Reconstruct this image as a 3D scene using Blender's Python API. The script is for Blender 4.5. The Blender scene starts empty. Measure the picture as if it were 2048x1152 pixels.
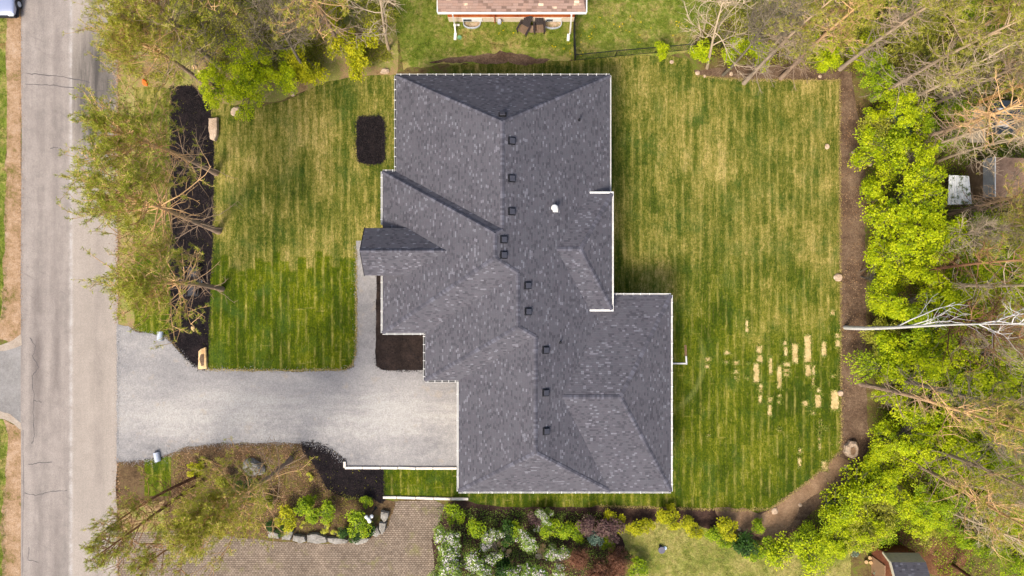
import bpy, bmesh, math, random
import numpy as np
from mathutils import Vector, Matrix, Quaternion, noise as mnoise

random.seed(7); np.random.seed(7)
R = math.radians
scene = bpy.context.scene
COL = scene.collection

# ------------------------------------------------------------------ camera
H = 47.8            # height of the drone above the ground, metres
S = 0.035           # metres on the ground per pixel of the 2048 px photograph
cam_d = bpy.data.cameras.new('camera'); cam = bpy.data.objects.new('camera', cam_d); COL.objects.link(cam)
cam.location = (0, 0, H); cam.rotation_euler = (0, 0, 0)
cam_d.sensor_width = 36; cam_d.lens = 36*H/(2048*S); cam_d.clip_end = 2000
scene.camera = cam
# ------------------------------------------------------------------ light
SUN_EL, SUN_AZ = 50, 211
w = bpy.data.worlds.new('World'); scene.world = w; w.use_nodes = True
nt = w.node_tree; bg = nt.nodes['Background']
sky = nt.nodes.new('ShaderNodeTexSky'); sky.sky_type = 'NISHITA'; sky.sun_disc = False
sky.sun_elevation = R(SUN_EL); sky.sun_rotation = R(SUN_AZ)
sky.air_density = 1.0; sky.dust_density = 4.0; sky.ozone_density = 0.6
nt.links.new(sky.outputs[0], bg.inputs[0]); bg.inputs[1].default_value = 0.15
sd = bpy.data.lights.new('sun', 'SUN'); sd.energy = 2.5; sd.angle = R(19); sd.color = (1, .945, .86)
so = bpy.data.objects.new('sun', sd); COL.objects.link(so); so.location = (-20, -30, 60)
az = R(SUN_AZ)
sv = Vector((math.sin(az)*math.cos(R(SUN_EL)), math.cos(az)*math.cos(R(SUN_EL)), math.sin(R(SUN_EL))))
so.rotation_euler = (-sv).to_track_quat('-Z', 'Y').to_euler()
scene.view_settings.view_transform = 'Standard'; scene.view_settings.look = 'None'
scene.view_settings.exposure = 0.65; scene.view_settings.gamma = 1

# ------------------------------------------------------------------ helpers
def W(px, py, z=0.0):
    k = S*(H-z)/H
    return Vector(((px-1024)*k, (576-py)*k, z))
def lin(r, g, b):
    f = lambda c: ((c/255+.055)/1.055)**2.4 if c/255 > .04045 else c/255/12.92
    return (f(r), f(g), f(b), 1)

class NT:
    """small shorthand for shader node trees"""
    def __init__(s, name, rough=.9, spec=.2):
        s.m = bpy.data.materials.new(name); s.m.use_nodes = True
        s.t = s.m.node_tree; s.b = s.t.nodes['Principled BSDF']
        s.b.inputs['Roughness'].default_value = rough
        s.b.inputs['Specular IOR Level'].default_value = spec
        s._pos = None
    def n(s, ty): return s.t.nodes.new(ty)
    def put(s, sock, v):
        if isinstance(v, bpy.types.NodeSocket): s.t.links.new(v, sock)
        elif v is not None:
            sock.default_value = v
    def pos(s):
        if s._pos is None: s._pos = s.n('ShaderNodeNewGeometry').outputs['Position']
        return s._pos
    def obj(s): return s.n('ShaderNodeTexCoord').outputs['Object']
    def uv(s): return s.n('ShaderNodeTexCoord').outputs['UV']
    def M(s, op, a, b=None, c=None, clamp=False):
        n = s.n('ShaderNodeMath'); n.operation = op; n.use_clamp = clamp
        s.put(n.inputs[0], a)
        if b is not None: s.put(n.inputs[1], b)
        if c is not None: s.put(n.inputs[2], c)
        return n.outputs[0]
    def sep(s, v):
        n = s.n('ShaderNodeSeparateXYZ'); s.put(n.inputs[0], v); return n.outputs
    def comb(s, x, y, z=0.0):
        n = s.n('ShaderNodeCombineXYZ'); s.put(n.inputs[0], x); s.put(n.inputs[1], y); s.put(n.inputs[2], z); return n.outputs[0]
    def scale(s, v, sc):
        n = s.n('ShaderNodeVectorMath'); n.operation = 'MULTIPLY'; s.put(n.inputs[0], v); n.inputs[1].default_value = sc; return n.outputs[0]
    def noise(s, v, sc, det=3.0, ro=.55, dist=0.0):
        n = s.n('ShaderNodeTexNoise'); s.put(n.inputs['Vector'], v); n.inputs['Scale'].default_value = sc
        n.inputs['Detail'].default_value = det; n.inputs['Roughness'].default_value = ro; n.inputs['Distortion'].default_value = dist
        return n.outputs[0]
    def voro(s, v, sc, feat='F1', out=0):
        n = s.n('ShaderNodeTexVoronoi'); n.feature = feat; s.put(n.inputs['Vector'], v); n.inputs['Scale'].default_value = sc
        return n.outputs[out]
    def white(s, v, out=0):
        n = s.n('ShaderNodeTexWhiteNoise'); n.noise_dimensions = '3D'; s.put(n.inputs['Vector'], v); return n.outputs[out]
    def ramp(s, f, stops, interp='LINEAR'):
        n = s.n('ShaderNodeValToRGB'); n.color_ramp.interpolation = interp
        e = n.color_ramp.elements
        while len(e) < len(stops): e.new(.5)
        for i, (p, c) in enumerate(stops):
            e[i].position = p; e[i].color = c if len(c) == 4 else (*c, 1)
        s.put(n.inputs[0], f); return n.outputs[0]
    def mr(s, f, a, b, c=0.0, d=1.0):
        n = s.n('ShaderNodeMapRange'); s.put(n.inputs[0], f)
        for i, v in enumerate((a, b, c, d)): s.put(n.inputs[i+1], v)
        return n.outputs[0]
    def mix(s, f, a, b, mode='MIX'):
        n = s.n('ShaderNodeMix'); n.data_type = 'RGBA'; n.blend_type = mode
        s.put(n.inputs[0], f); s.put(n.inputs[6], a); s.put(n.inputs[7], b); return n.outputs[2]
    def bump(s, h, st=.5, dist=.05):
        n = s.n('ShaderNodeBump'); n.inputs['Strength'].default_value = st; n.inputs['Distance'].default_value = dist
        s.put(n.inputs['Height'], h); s.t.links.new(n.outputs[0], s.b.inputs['Normal'])
    def col(s, c): s.put(s.b.inputs['Base Color'], c); return s.m

def plain(name, rgb, rough=.6, metal=0, var=.12, sc=6, spec=.4):
    t = NT(name, rough, spec); t.b.inputs['Metallic'].default_value = metal
    c = lin(*rgb)
    n = t.noise(t.obj(), sc, 5, .65)
    lo = tuple(x*(1-var) for x in c[:3])+(1,); hi = tuple(min(1, x*(1+var)) for x in c[:3])+(1,)
    t.bump(n, .15, .01)
    return t.col(t.ramp(n, [(.3, lo), (.7, hi)]))

# ------------------------------------------------------------------ materials
def m_roof(name, dark, mid, light, tint, tab=.30, row=.135):
    t = NT(name, .92, .15)
    u, v, _ = t.sep(t.uv())
    rv = t.M('DIVIDE', v, row); r = t.M('FLOOR', rv); fr = t.M('FRACT', rv)
    rr = t.white(t.comb(r, 3.3, 1.7))
    uc = t.M('ADD', t.M('DIVIDE', u, tab), t.M('MULTIPLY', rr, 37.0))
    c = t.M('FLOOR', uc)
    wn = t.white(t.comb(c, r, .5)); w2 = t.white(t.comb(c, r, 9.5))
    # patches of the same blend run over a few courses
    pn = t.noise(t.uv(), .9, 3, .6)
    wv = t.M('ADD', t.M('MULTIPLY', wn, .86), t.M('MULTIPLY', t.M('SUBTRACT', pn, .36), .5))
    col = t.ramp(wv, [(0, dark), (.14, dark), (.34, mid), (.84, mid), (.91, light), (1, light)])
    col = t.mix(t.M('MULTIPLY', w2, .75), col, t.mix(1.0, col, tint, 'MULTIPLY'))
    g = t.noise(t.pos(), 38, 2, .7)
    col = t.mix(.35, col, t.ramp(g, [(.3, (.3, .3, .3)), (.7, (.75, .75, .75))]), 'OVERLAY')
    big = t.noise(t.pos(), .35, 4, .6)
    col = t.mix(.22, col, t.ramp(big, [(.3, (.35, .34, .36)), (.7, (.66, .66, .65))]), 'OVERLAY')
    us = t.noise(t.comb(t.M('MULTIPLY', u, 1.6), t.M('MULTIPLY', v, .22)), 1.0, 4, .7)
    col = t.mix(.20, col, t.ramp(us, [(.3, (.30, .30, .31)), (.7, (.72, .71, .68))]), 'OVERLAY')
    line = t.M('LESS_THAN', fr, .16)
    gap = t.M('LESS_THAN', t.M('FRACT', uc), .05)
    col = t.mix(t.M('MULTIPLY', line, .65), col, dark)  # course shadow line painted as a darker band along each row
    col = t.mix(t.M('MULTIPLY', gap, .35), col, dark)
    t.bump(t.M('ADD', t.M('SUBTRACT', 1.0, fr), t.M('MULTIPLY', wn, .25)), .5, .02)
    return t.col(col)
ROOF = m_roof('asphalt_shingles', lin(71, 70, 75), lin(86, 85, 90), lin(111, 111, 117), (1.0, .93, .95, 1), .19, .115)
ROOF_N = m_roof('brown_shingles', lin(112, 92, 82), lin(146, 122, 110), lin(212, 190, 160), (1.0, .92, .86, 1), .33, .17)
def m_cap():
    t = NT('ridge_cap_shingle', .92, .15)
    r = t.n('ShaderNodeNewGeometry').outputs['Random Per Island']
    col = t.ramp(r, [(0, lin(70, 69, 75)), (.5, lin(86, 84, 91)), (1, lin(102, 101, 109))])
    g = t.noise(t.pos(), 40, 2, .7)
    return t.col(t.mix(.3, col, t.ramp(g, [(.3, (.3, .3, .3)), (.7, (.7, .7, .7))]), 'OVERLAY'))
CAP = m_cap()

def m_lawn(name, region=True):
    t = NT(name, .95, .1)
    x, y, z = t.sep(t.pos())
    wob = t.M('MULTIPLY', t.M('SUBTRACT', t.noise(t.scale(t.pos(), (1, .35, 1)), 1.2, 3), .5), .26)
    sx = t.M('DIVIDE', t.M('ADD', x, wob), .60)
    st = t.M('FLOOR', sx); fx = t.M('FRACT', sx)
    sr = t.white(t.comb(st, 4.0, 2.0))
    ry = t.M('ADD', t.M('DIVIDE', y, 1.9), t.M('MULTIPLY', sr, 5.0))
    rid = t.M('FLOOR', ry); fy = t.M('FRACT', ry)
    cell = t.white(t.comb(st, rid, 1.0))
    # slow changes over the lawn
    big = t.noise(t.pos(), .16, 3, .6)
    med = t.noise(t.scale(t.pos(), (1.0, .55, 1)), .8, 4, .65)
    fine = t.noise(t.scale(t.pos(), (1.0, .7, 1)), 5.5, 5, .75)
    vf = t.noise(t.pos(), 17, 3, .8)
    streak = t.noise(t.scale(t.pos(), (3.4, .28, 1)), 1.0, 4, .75)
    dry = t.M('ADD', t.M('MULTIPLY', t.M('SUBTRACT', big, .5), 1.3), t.M('MULTIPLY', t.M('SUBTRACT', med, .5), 1.0))
    dry = t.M('ADD', dry, t.M('MULTIPLY', t.M('SUBTRACT', cell, .5), .24))
    g2 = t.noise(t.scale(t.pos(), (1.0, .6, 1)), 11, 3, .8); dry = t.M('ADD', dry, t.M('MULTIPLY', t.M('SUBTRACT', g2, .5), 1.0))
    per = t.M('COSINE', t.M('MULTIPLY', sx, 6.2832)); dry = t.M('ADD', dry, t.M('MULTIPLY', per, t.mr(t.noise(t.scale(t.pos(), (1, .4, 1)), .7, 3, .7), .42, .68, .0, .15)))
    dry = t.M('ADD', dry, t.M('MULTIPLY', t.M('SUBTRACT', streak, .5), 1.0))
    dry = t.M('ADD', dry, t.M('MULTIPLY', t.M('SUBTRACT', fine, .5), 1.35))
    # the upper part of both lawns is older, paler sod; the lower part is fresh rolls
    thr = t.M('ADD', y, t.M('MULTIPLY', t.M('SUBTRACT', t.white(t.comb(st, 8.0, 5.0)), .5), 1.5))
    fresh_f = t.mr(thr, 1.75, 1.95, 1.0, 0.0)
    fresh_b = t.mr(t.M('ADD', y, t.M('MULTIPLY', t.M('SUBTRACT', big, .5), 14.0)), -4.0, 2.5, 1.0, 0.0)
    isf = t.M('LESS_THAN', x, -5.0)
    fresh = t.M('ADD', t.M('MULTIPLY', isf, fresh_f), t.M('MULTIPLY', t.M('SUBTRACT', 1.0, isf), t.M('MULTIPLY', fresh_b, .8)))
    # worn bands: middle of the front lawn's upper part, and right part of the back lawn
    dry = t.M('ADD', dry, t.mr(fresh, 0, 1, .52, .22))
    col = t.ramp(dry, [(.0, lin(46, 60, 14)), (.25, lin(70, 80, 22)), (.5, lin(98, 98, 36)), (.76, lin(130, 120, 58)), (1.0, lin(164, 144, 86))])
    fr = t.ramp(dry, [(.0, lin(50, 64, 4)), (.35, lin(78, 88, 6)), (.7, lin(108, 110, 20)), (1.0, lin(152, 138, 62))])
    col = t.mix(fresh, col, fr)
    # seams between the rolls, showing straw
    edge = t.M('MINIMUM', fx, t.M('SUBTRACT', 1.0, fx))
    seam = t.M('MULTIPLY', t.mr(edge, .02, .20, 1.0, 0.0), t.mr(t.noise(t.scale(t.pos(), (1, .5, 1)), 1.1, 4, .75), .46, .66, 0.0, .75))
    fye = t.M('MINIMUM', fy, t.M('SUBTRACT', 1.0, fy))
    seam2 = t.M('MULTIPLY', t.mr(fye, .008, .035, 1.0, 0.0), t.mr(med, .50, .68, 0.0, .45))
    col = t.mix(t.M('MAXIMUM', seam, seam2), col, lin(150, 138, 72))
    # pale arc left by a mower wheel behind the house
    ax = t.M('SUBTRACT', x, 9.3); ay = t.M('ADD', y, 5.0)
    ad = t.M('ABSOLUTE', t.M('SUBTRACT', t.M('SQRT', t.M('ADD', t.M('MULTIPLY', ax, ax), t.M('MULTIPLY', ay, ay))), 4.1))
    arc = t.M('MULTIPLY', t.mr(ad, .04, .28, .32, 0.0), t.M('MULTIPLY', t.M('GREATER_THAN', x, 11.0), t.mr(t.M('ABSOLUTE', t.M('ADD', y, 6.2)), 1.6, 3.2, 1.0, 0.0)))
    col = t.mix(arc, col, lin(132, 134, 74))
    ds = t.noise(t.scale(t.pos(), (7.5, .9, 1)), 1.0, 4, .75); dm = t.mr(ds, .56, .64, 0.0, 1.0)
    col = t.mix(t.M('MULTIPLY', dm, t.mr(dry, .25, .75, .12, .62)), col, lin(176, 158, 96))
    col = t.mix(t.M('MULTIPLY', t.mr(ds, .38, .46, 1.0, 0.0), .5), col, lin(54, 72, 16))
    col = t.mix(t.mr(t.noise(t.pos(), .55, 4, .7, .3), .50, .68, 0.0, .35), col, lin(58, 86, 36))
    sp = t.ramp(vf, [(.30, (.16, .17, .16)), (.70, (.86, .86, .84))])
    col = t.mix(.72, col, sp, 'OVERLAY')
    t.bump(t.M('ADD', t.M('MULTIPLY', fine, .6), vf), .6, .05)
    return t.col(col)
LAWN = m_lawn('new_sod_lawn')

def m_ground(name, cols, s1=.8, s2=7, s3=26, bump=.6, ov=.6, dist=0, mid=.5, rough=.97):
    """cols dark..light mottled by noises"""
    t = NT(name, rough, .1)
    a = t.noise(t.pos(), s1, 5, .68, dist); b = t.noise(t.pos(), s2, 5, .75); c = t.noise(t.pos(), s3, 2, .8)
    f = t.M('ADD', t.M('MULTIPLY', a, .62), t.M('MULTIPLY', b, .38))
    k = len(cols)
    st = [(.36+.28*i/(k-1), lin(*cc)) for i, cc in enumerate(cols)]
    col = t.ramp(f, st)
    col = t.mix(ov, col, t.ramp(c, [(.28, (.22, .22, .22)), (.72, (.8, .8, .8))]), 'OVERLAY')
    t.bump(t.M('ADD', b, c), bump, .05)
    return t.col(col)
GRASS_WILD = m_ground('rough_grass', [(62, 76, 22), (92, 108, 32), (118, 126, 52), (156, 142, 84), (128, 100, 62)], .55, 3.2, 17)
GRASS_DRY = m_ground('dry_mossy_grass', [(84, 98, 38), (122, 126, 56), (158, 150, 86), (180, 158, 104)], .5, 2.6, 15)
LITTER = m_ground('leaf_litter', [(54, 42, 28), (84, 68, 44), (104, 90, 54), (100, 108, 40), (78, 92, 26)], .45, 3.4, 15)
LITTER_PALE = m_ground('pale_needle_litter', [(110, 86, 58), (150, 124, 88), (128, 130, 62), (170, 146, 104)], .5, 3.0, 18)
SOIL = m_ground('bare_soil', [(70, 54, 42), (94, 74, 58), (114, 93, 74), (132, 110, 88)], .6, 5, 20, .8)
SOIL_PALE = m_ground('pale_dry_soil', [(104, 80, 60), (136, 108, 82), (156, 128, 100)], .7, 5, 22)
SOIL_DARK = m_ground('damp_soil', [(48, 34, 30), (72, 54, 46), (98, 76, 62)], .8, 5, 20, .8)
MULCH = m_ground('black_bark_mulch', [(16, 14, 16), (32, 27, 29), (54, 44, 44)], 1.2, 11, 30, 1.0, .75)
MULCH_B = m_ground('brown_bark_mulch', [(32, 26, 23), (50, 41, 37), (66, 54, 48)], 1.2, 11, 30, 1.0, .75)
SHOULDER = m_ground('road_shoulder_dirt', [(104, 96, 46), (146, 118, 88), (166, 138, 110), (174, 150, 126)], .7, 4, 20)

def m_gravel():
    t = NT('grey_crushed_gravel', .95, .15)
    a = t.noise(t.scale(t.pos(), (.5, 1, 1)), .28, 5, .62, .4); b = t.noise(t.pos(), 2.2, 4, .65); c = t.voro(t.pos(), 15, 'F1', 1); d = t.noise(t.pos(), 24, 3, .8)
    x, y, z = t.sep(t.pos())
    yc = t.M('ABSOLUTE', t.M('ADD', y, t.M('ADD', 8.7, t.M('MULTIPLY', t.M('SUBTRACT', b, .5), 3.0))))
    wear = t.M('MULTIPLY', t.M('MULTIPLY', t.mr(yc, .3, 3.4, 1.0, 0.0), t.mr(x, -26, -9, .5, 1.15)), t.mr(t.noise(t.scale(t.pos(), (.25, 1.6, 1)), 1.0, 5, .7), .35, .6, .45, 1.2))
    f = t.M('ADD', t.M('ADD', t.M('MULTIPLY', a, .65), t.M('MULTIPLY', b, .25)), t.M('MULTIPLY', wear, .16))
    col = t.ramp(f, [(.34, lin(126, 123, 122)), (.46, lin(144, 140, 137)), (.56, lin(158, 153, 148)), (.68, lin(172, 167, 160))])
    g = t.n('ShaderNodeRGBToBW'); t.put(g.inputs[0], c)
    col = t.mix(.20, col, t.ramp(g.outputs[0], [(.1, (.2, .2, .2)), (.9, (.8, .8, .8))]), 'OVERLAY')
    col = t.mix(.35, col, t.ramp(d, [(.3, (.2, .2, .2)), (.7, (.8, .8, .8))]), 'OVERLAY')
    bn = t.noise(t.pos(), .9, 3, .6)
    col = t.mix(t.mr(bn, .60, .75, 0.0, .45), col, lin(168, 152, 130))
    t.bump(t.M('ADD', g.outputs[0], d), .7, .03)
    return t.col(col)
GRAVEL = m_gravel()

def m_road():
    t = NT('worn_asphalt', .88, .25)
    x, y, z = t.sep(t.pos())
    base = t.noise(t.scale(t.pos(), (1.2, .12, 1)), 1.0, 5, .65)
    n2 = t.noise(t.pos(), 1.1, 5, .7); g = t.noise(t.pos(), 26, 3, .8); vg = t.voro(t.pos(), 30, 'F1', 1)
    col = t.ramp(t.M('ADD', t.M('MULTIPLY', base, .6), t.M('MULTIPLY', n2, .4)), [(.35, lin(124, 116, 109)), (.5, lin(142, 132, 124)), (.65, lin(156, 146, 137))])
    # the newer lane on the right is a little paler
    lane = t.mr(x, -30.95, -30.75, 0.0, 1.0)
    col = t.mix(t.M('MULTIPLY', lane, .45), col, lin(162, 150, 136))
    # pale joint between the lanes
    jn = t.M('ABSOLUTE', t.M('ADD', x, t.M('ADD', 30.85, t.M('MULTIPLY', t.M('SUBTRACT', n2, .5), .10))))
    col = t.mix(t.M('MULTIPLY', t.mr(jn, .02, .20, 1.0, 0.0), t.mr(n2, .36, .62, .1, .75)), col, lin(176, 170, 164))
    # long tyre-worn greyish bands
    for cx, wd, am in ((-33.2, .65, .46), (-31.9, .55, .34), (-34.6, .45, .24), (-29.0, .5, .26)):
        dd = t.M('ABSOLUTE', t.M('SUBTRACT', x, cx))
        ms = t.M('MULTIPLY', t.mr(dd, .1, wd, 1.0, 0.0), t.mr(t.noise(t.scale(t.pos(), (1, .3, 1)), .35, 4, .7), .42, .65, 0.0, am*2))
        col = t.mix(ms, col, lin(106, 97, 92))
    # big dark oil / tar blotch on the right lane at the top
    bx = t.M('DIVIDE', t.M('ADD', x, 29.2), 1.7); by = t.M('DIVIDE', t.M('SUBTRACT', y, 13.6), 5.2)
    rd = t.M('SQRT', t.M('ADD', t.M('MULTIPLY', bx, bx), t.M('MULTIPLY', by, by)))
    strk = t.noise(t.scale(t.pos(), (3.0, .22, 1)), 1.0, 5, .75)
    bl = t.M('MULTIPLY', t.mr(rd, .55, 1.25, 1.0, 0.0), t.mr(strk, .30, .60, .35, 1.0))
    bl = t.M('MULTIPLY', bl, t.M('GREATER_THAN', x, -30.8))
    col = t.mix(t.M('MULTIPLY', bl, .95), col, lin(72, 68, 64))
    # tyre scuffs, diagonal
    tv = t.n('ShaderNodeVectorRotate'); t.put(tv.inputs[0], t.pos()); tv.inputs['Angle'].default_value = R(28)
    sc_ = t.noise(t.scale(tv.outputs[0], (.35, 3.5, 1)), .9, 4, .7)
    col = t.mix(t.M('MULTIPLY', t.mr(sc_, .60, .70, 0.0, .35), t.M('LESS_THAN', x, -30.9)), col, lin(104, 96, 91))
    gb = t.n('ShaderNodeRGBToBW'); t.put(gb.inputs[0], vg)
    col = t.mix(.28, col, t.ramp(gb.outputs[0], [(.1, (.25, .25, .25)), (.9, (.75, .75, .75))]), 'OVERLAY')
    col = t.mix(.30, col, t.ramp(g, [(.3, (.25, .25, .25)), (.7, (.75, .75, .75))]), 'OVERLAY')
    t.bump(g, .4, .015)
    return t.col(col)
ROAD = m_road()
TAR = plain('bitumen_crack_fill', (84, 78, 76), .7)
ASPH = m_ground('grey_asphalt_drive', [(116, 112, 108), (134, 130, 126), (148, 144, 140)], .4, 5, 24, .4, .35)
CONC = m_ground('pale_concrete', [(146, 130, 114), (162, 148, 132), (174, 162, 148)], .6, 5, 24, .4, .4)

def m_paver():
    t = NT('interlocking_pavers', .9, .2)
    p = t.pos()
    b = t.n('ShaderNodeTexBrick'); b.offset = .5; b.inputs['Scale'].default_value = 1
    b.inputs['Brick Width'].default_value = .20; b.inputs['Row Height'].default_value = .135; b.inputs['Mortar Size'].default_value = .013
    b.inputs['Color1'].default_value = lin(120, 106, 93); b.inputs['Color2'].default_value = lin(144, 129, 114); b.inputs['Mortar'].default_value = lin(66, 54, 42)
    wv = t.n('ShaderNodeVectorMath'); wv.operation = 'ADD'
    wn = t.n('ShaderNodeTexNoise'); t.put(wn.inputs['Vector'], p); wn.inputs['Scale'].default_value = 1.2
    sc2 = t.scale(wn.outputs[1], (.07, .07, 0)); t.put(wv.inputs[0], p); t.put(wv.inputs[1], sc2)
    t.put(b.inputs['Vector'], wv.outputs[0])
    big = t.noise(p, .5, 4, .65)
    col = t.mix(.6, b.outputs[0], t.ramp(big, [(.3, (.33, .32, .30)), (.7, (.66, .64, .60))]), 'OVERLAY')
    ms = t.noise(p, .8, 4, .7)
    col = t.mix(t.mr(ms, .56, .72, 0.0, .55), col, lin(118, 116, 60))
    col = t.mix(.3, col, t.ramp(t.noise(p, 22, 2, .8), [(.3, (.2, .2, .2)), (.7, (.8, .8, .8))]), 'OVERLAY')
    t.bump(b.outputs[1], .4, -.02)
    return t.col(col)
PAVER = m_paver()

def m_leaf(name, cols, trans=.35, rough=.6):
    t = NT(name, rough, .25)
    a = t.n('ShaderNodeAttribute'); a.attribute_name = 'tint'
    k = len(cols)
    col = t.ramp(a.outputs['Fac'], [(i/(k-1), lin(*c)) for i, c in enumerate(cols)])
    t.col(col)
    tr = t.n('ShaderNodeBsdfTranslucent'); t.put(tr.inputs[0], col)
    mx = t.n('ShaderNodeMixShader'); mx.inputs[0].default_value = trans
    t.t.links.new(t.b.outputs[0], mx.inputs[1]); t.t.links.new(tr.outputs[0], mx.inputs[2])
    t.t.links.new(mx.outputs[0], t.t.nodes['Material Output'].inputs[0])
    return t.m
L_MAPLE = m_leaf('maple_spring_leaves', [(94, 118, 4), (146, 166, 4), (188, 200, 6), (212, 216, 30)])
L_MAPLE2 = m_leaf('green_maple_leaves', [(74, 100, 8), (116, 142, 10), (152, 174, 12), (182, 194, 34)])
L_OLIVE = m_leaf('young_olive_leaves', [(88, 96, 24), (130, 134, 32), (164, 162, 48), (188, 184, 76)])
L_PINE = m_leaf('pine_needles', [(92, 110, 22), (142, 152, 40), (178, 180, 62), (204, 198, 96)], .35)
L_PINE_Y = m_leaf('pale_pine_needles', [(104, 116, 22), (152, 156, 40), (188, 184, 66), (210, 200, 104)], .3)
L_SPIREA = m_leaf('yellow_shrub_leaves', [(104, 112, 4), (152, 156, 8), (188, 184, 14), (206, 198, 40)])
L_DARK = m_leaf('dark_shrub_leaves', [(22, 44, 12), (40, 70, 18), (60, 94, 24), (84, 116, 36)])
L_LILAC = m_leaf('lilac_leaves', [(74, 102, 28), (110, 140, 44), (142, 166, 64), (170, 186, 96)])
L_RED = m_leaf('red_brown_shrub_leaves', [(92, 56, 40), (136, 90, 66), (172, 122, 92), (190, 146, 120)])
L_PURPLE = m_leaf('purple_grey_shrub_leaves', [(66, 44, 46), (94, 68, 66), (120, 92, 86), (136, 116, 92)])
L_BLUE = m_leaf('blue_green_leaves', [(58, 80, 66), (86, 110, 92), (116, 138, 118), (142, 158, 136)])
L_VARIEG = m_leaf('variegated_hosta_leaves', [(128, 142, 20), (196, 196, 40), (226, 222, 90), (236, 232, 120)])
L_FLOWER = m_leaf('white_pink_blossom', [(206, 186, 188), (226, 212, 208), (240, 234, 226), (244, 242, 238)])
L_DANDY = m_leaf('dandelion_yellow', [(220, 190, 0), (240, 210, 10)], .1)
L_DEAD = m_leaf('dead_leaves', [(92, 64, 42), (138, 100, 66), (176, 138, 98), (196, 164, 124)], .1)

def m_bark(name, lo, hi, h0, h1, c3):
    t = NT(name, .95, .1)
    o = t.obj(); x, y, z = t.sep(o)
    n = t.noise(t.scale(o, (1, 1, .25)), 9, 5, .75)
    a = t.ramp(n, [(.3, lin(*lo)), (.7, lin(*hi))]); b = t.ramp(n, [(.3, tuple(v*.75 for v in lin(*c3)[:3])), (.7, lin(*c3))])
    nz = t.M('ADD', z, t.M('MULTIPLY', t.M('SUBTRACT', t.noise(o, .8, 2), .5), 3.0))
    t.bump(n, .8, .03)
    return t.col(t.mix(t.mr(nz, h0, h1, 0.0, 1.0), a, b))
B_PINE = m_bark('pine_bark', (112, 94, 80), (166, 142, 120), 4, 8, (226, 184, 132))
B_PINE_D = m_bark('dark_pine_bark', (78, 52, 40), (118, 84, 62), 6, 10, (186, 142, 102))
B_PINE_G = m_bark('grey_pine_bark', (124, 108, 92), (168, 150, 130), 5, 11, (206, 178, 144))
B_BIRCH = m_bark('pale_birch_bark', (160, 156, 148), (208, 204, 196), 0, 1.5, (214, 210, 204))
B_TAN = m_bark('tan_twig_bark', (140, 122, 98), (184, 164, 136), 2, 8, (212, 190, 160))
B_GREY = m_bark('grey_maple_bark', (88, 80, 68), (124, 114, 98), 2, 8, (136, 124, 104))
WHITE = plain('white_painted_metal', (222, 219, 212), .5, 0, .14, 2.2)
DARKIN = plain('painted_shade_and_dark_trim', (26, 24, 24), .8)  # near-black: painted shade in gutter floors and pipe mouths, also dark bargeboards
BLACK = plain('black_metal', (24, 25, 28), .5, .2)
BLACKV = plain('dark_vent_plastic', (66, 66, 74), .55)
BLACKT = plain('vent_flashing_black', (22, 22, 26), .6)
GALV = plain('galvanised_steel', (196, 202, 212), .5, .15, .15, 3)
BRICK = plain('grey_stone_wall', (160, 150, 138), .9, 0, .2, 3)
GLASS = plain('window_glass', (60, 72, 84), .08, 0, .05, 1, .6)
WOODO = m_ground('orange_stained_wood', [(132, 58, 22), (168, 82, 36), (184, 98, 50)], 1.0, 6, 20, .3, .3)
FOUND = plain('painted_foundation', (206, 188, 164), .85, 0, .12, 4)
STONE = m_ground('pale_limestone', [(156, 132, 108), (190, 164, 138), (208, 186, 160)], 1.2, 6, 20, .8, .4)
STONE_O = m_ground('orange_tan_sandstone', [(178, 136, 88), (212, 176, 126), (226, 194, 150)], 1.2, 6, 20, .8, .4)
STONE_G = m_ground('grey_granite', [(108, 102, 94), (146, 140, 130), (172, 166, 156)], 1.4, 6, 20, .9, .45)
CURB = plain('cut_white_limestone', (226, 216, 202), .8, 0, .12, 5)
MIXWOOD = plain('weathered_wood', (120, 98, 78), .85, 0, .25, 5)
DARKWOOD = plain('dark_wood', (48, 40, 38), .8, 0, .3, 5)
ORANGE = plain('orange_plastic', (226, 104, 28), .5)

# ------------------------------------------------------------------ object helpers
def tag(o, label=None, cat=None, group=None, kind=None):
    if label: o['label'] = label
    if cat: o['category'] = cat
    if group: o['group'] = group
    if kind: o['kind'] = kind
    return o
def link(name, me, parent=None, mat=None, label=None):
    o = bpy.data.objects.new(name, me); COL.objects.link(o)
    if parent: o.parent = parent
    if mat is not None:
        for m in (mat if isinstance(mat, (list, tuple)) else [mat]): me.materials.append(m)
    if label: o['label'] = label
    return o
def empty(name, loc, label, cat, group=None, rz=0):
    o = bpy.data.objects.new(name, None); COL.objects.link(o); o.location = loc; o.rotation_euler = (0, 0, rz)
    o.empty_display_size = .3
    return tag(o, label, cat, group)
def pymesh(name, V, F, uvs=None):
    me = bpy.data.meshes.new(name); me.from_pydata([tuple(v) for v in V], [], F)
    if uvs is not None:
        l = me.uv_layers.new(name='UVMap')
        flat = [c for f in uvs for uv in f for c in uv]; l.data.foreach_set('uv', flat)
    me.update(); return me
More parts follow.
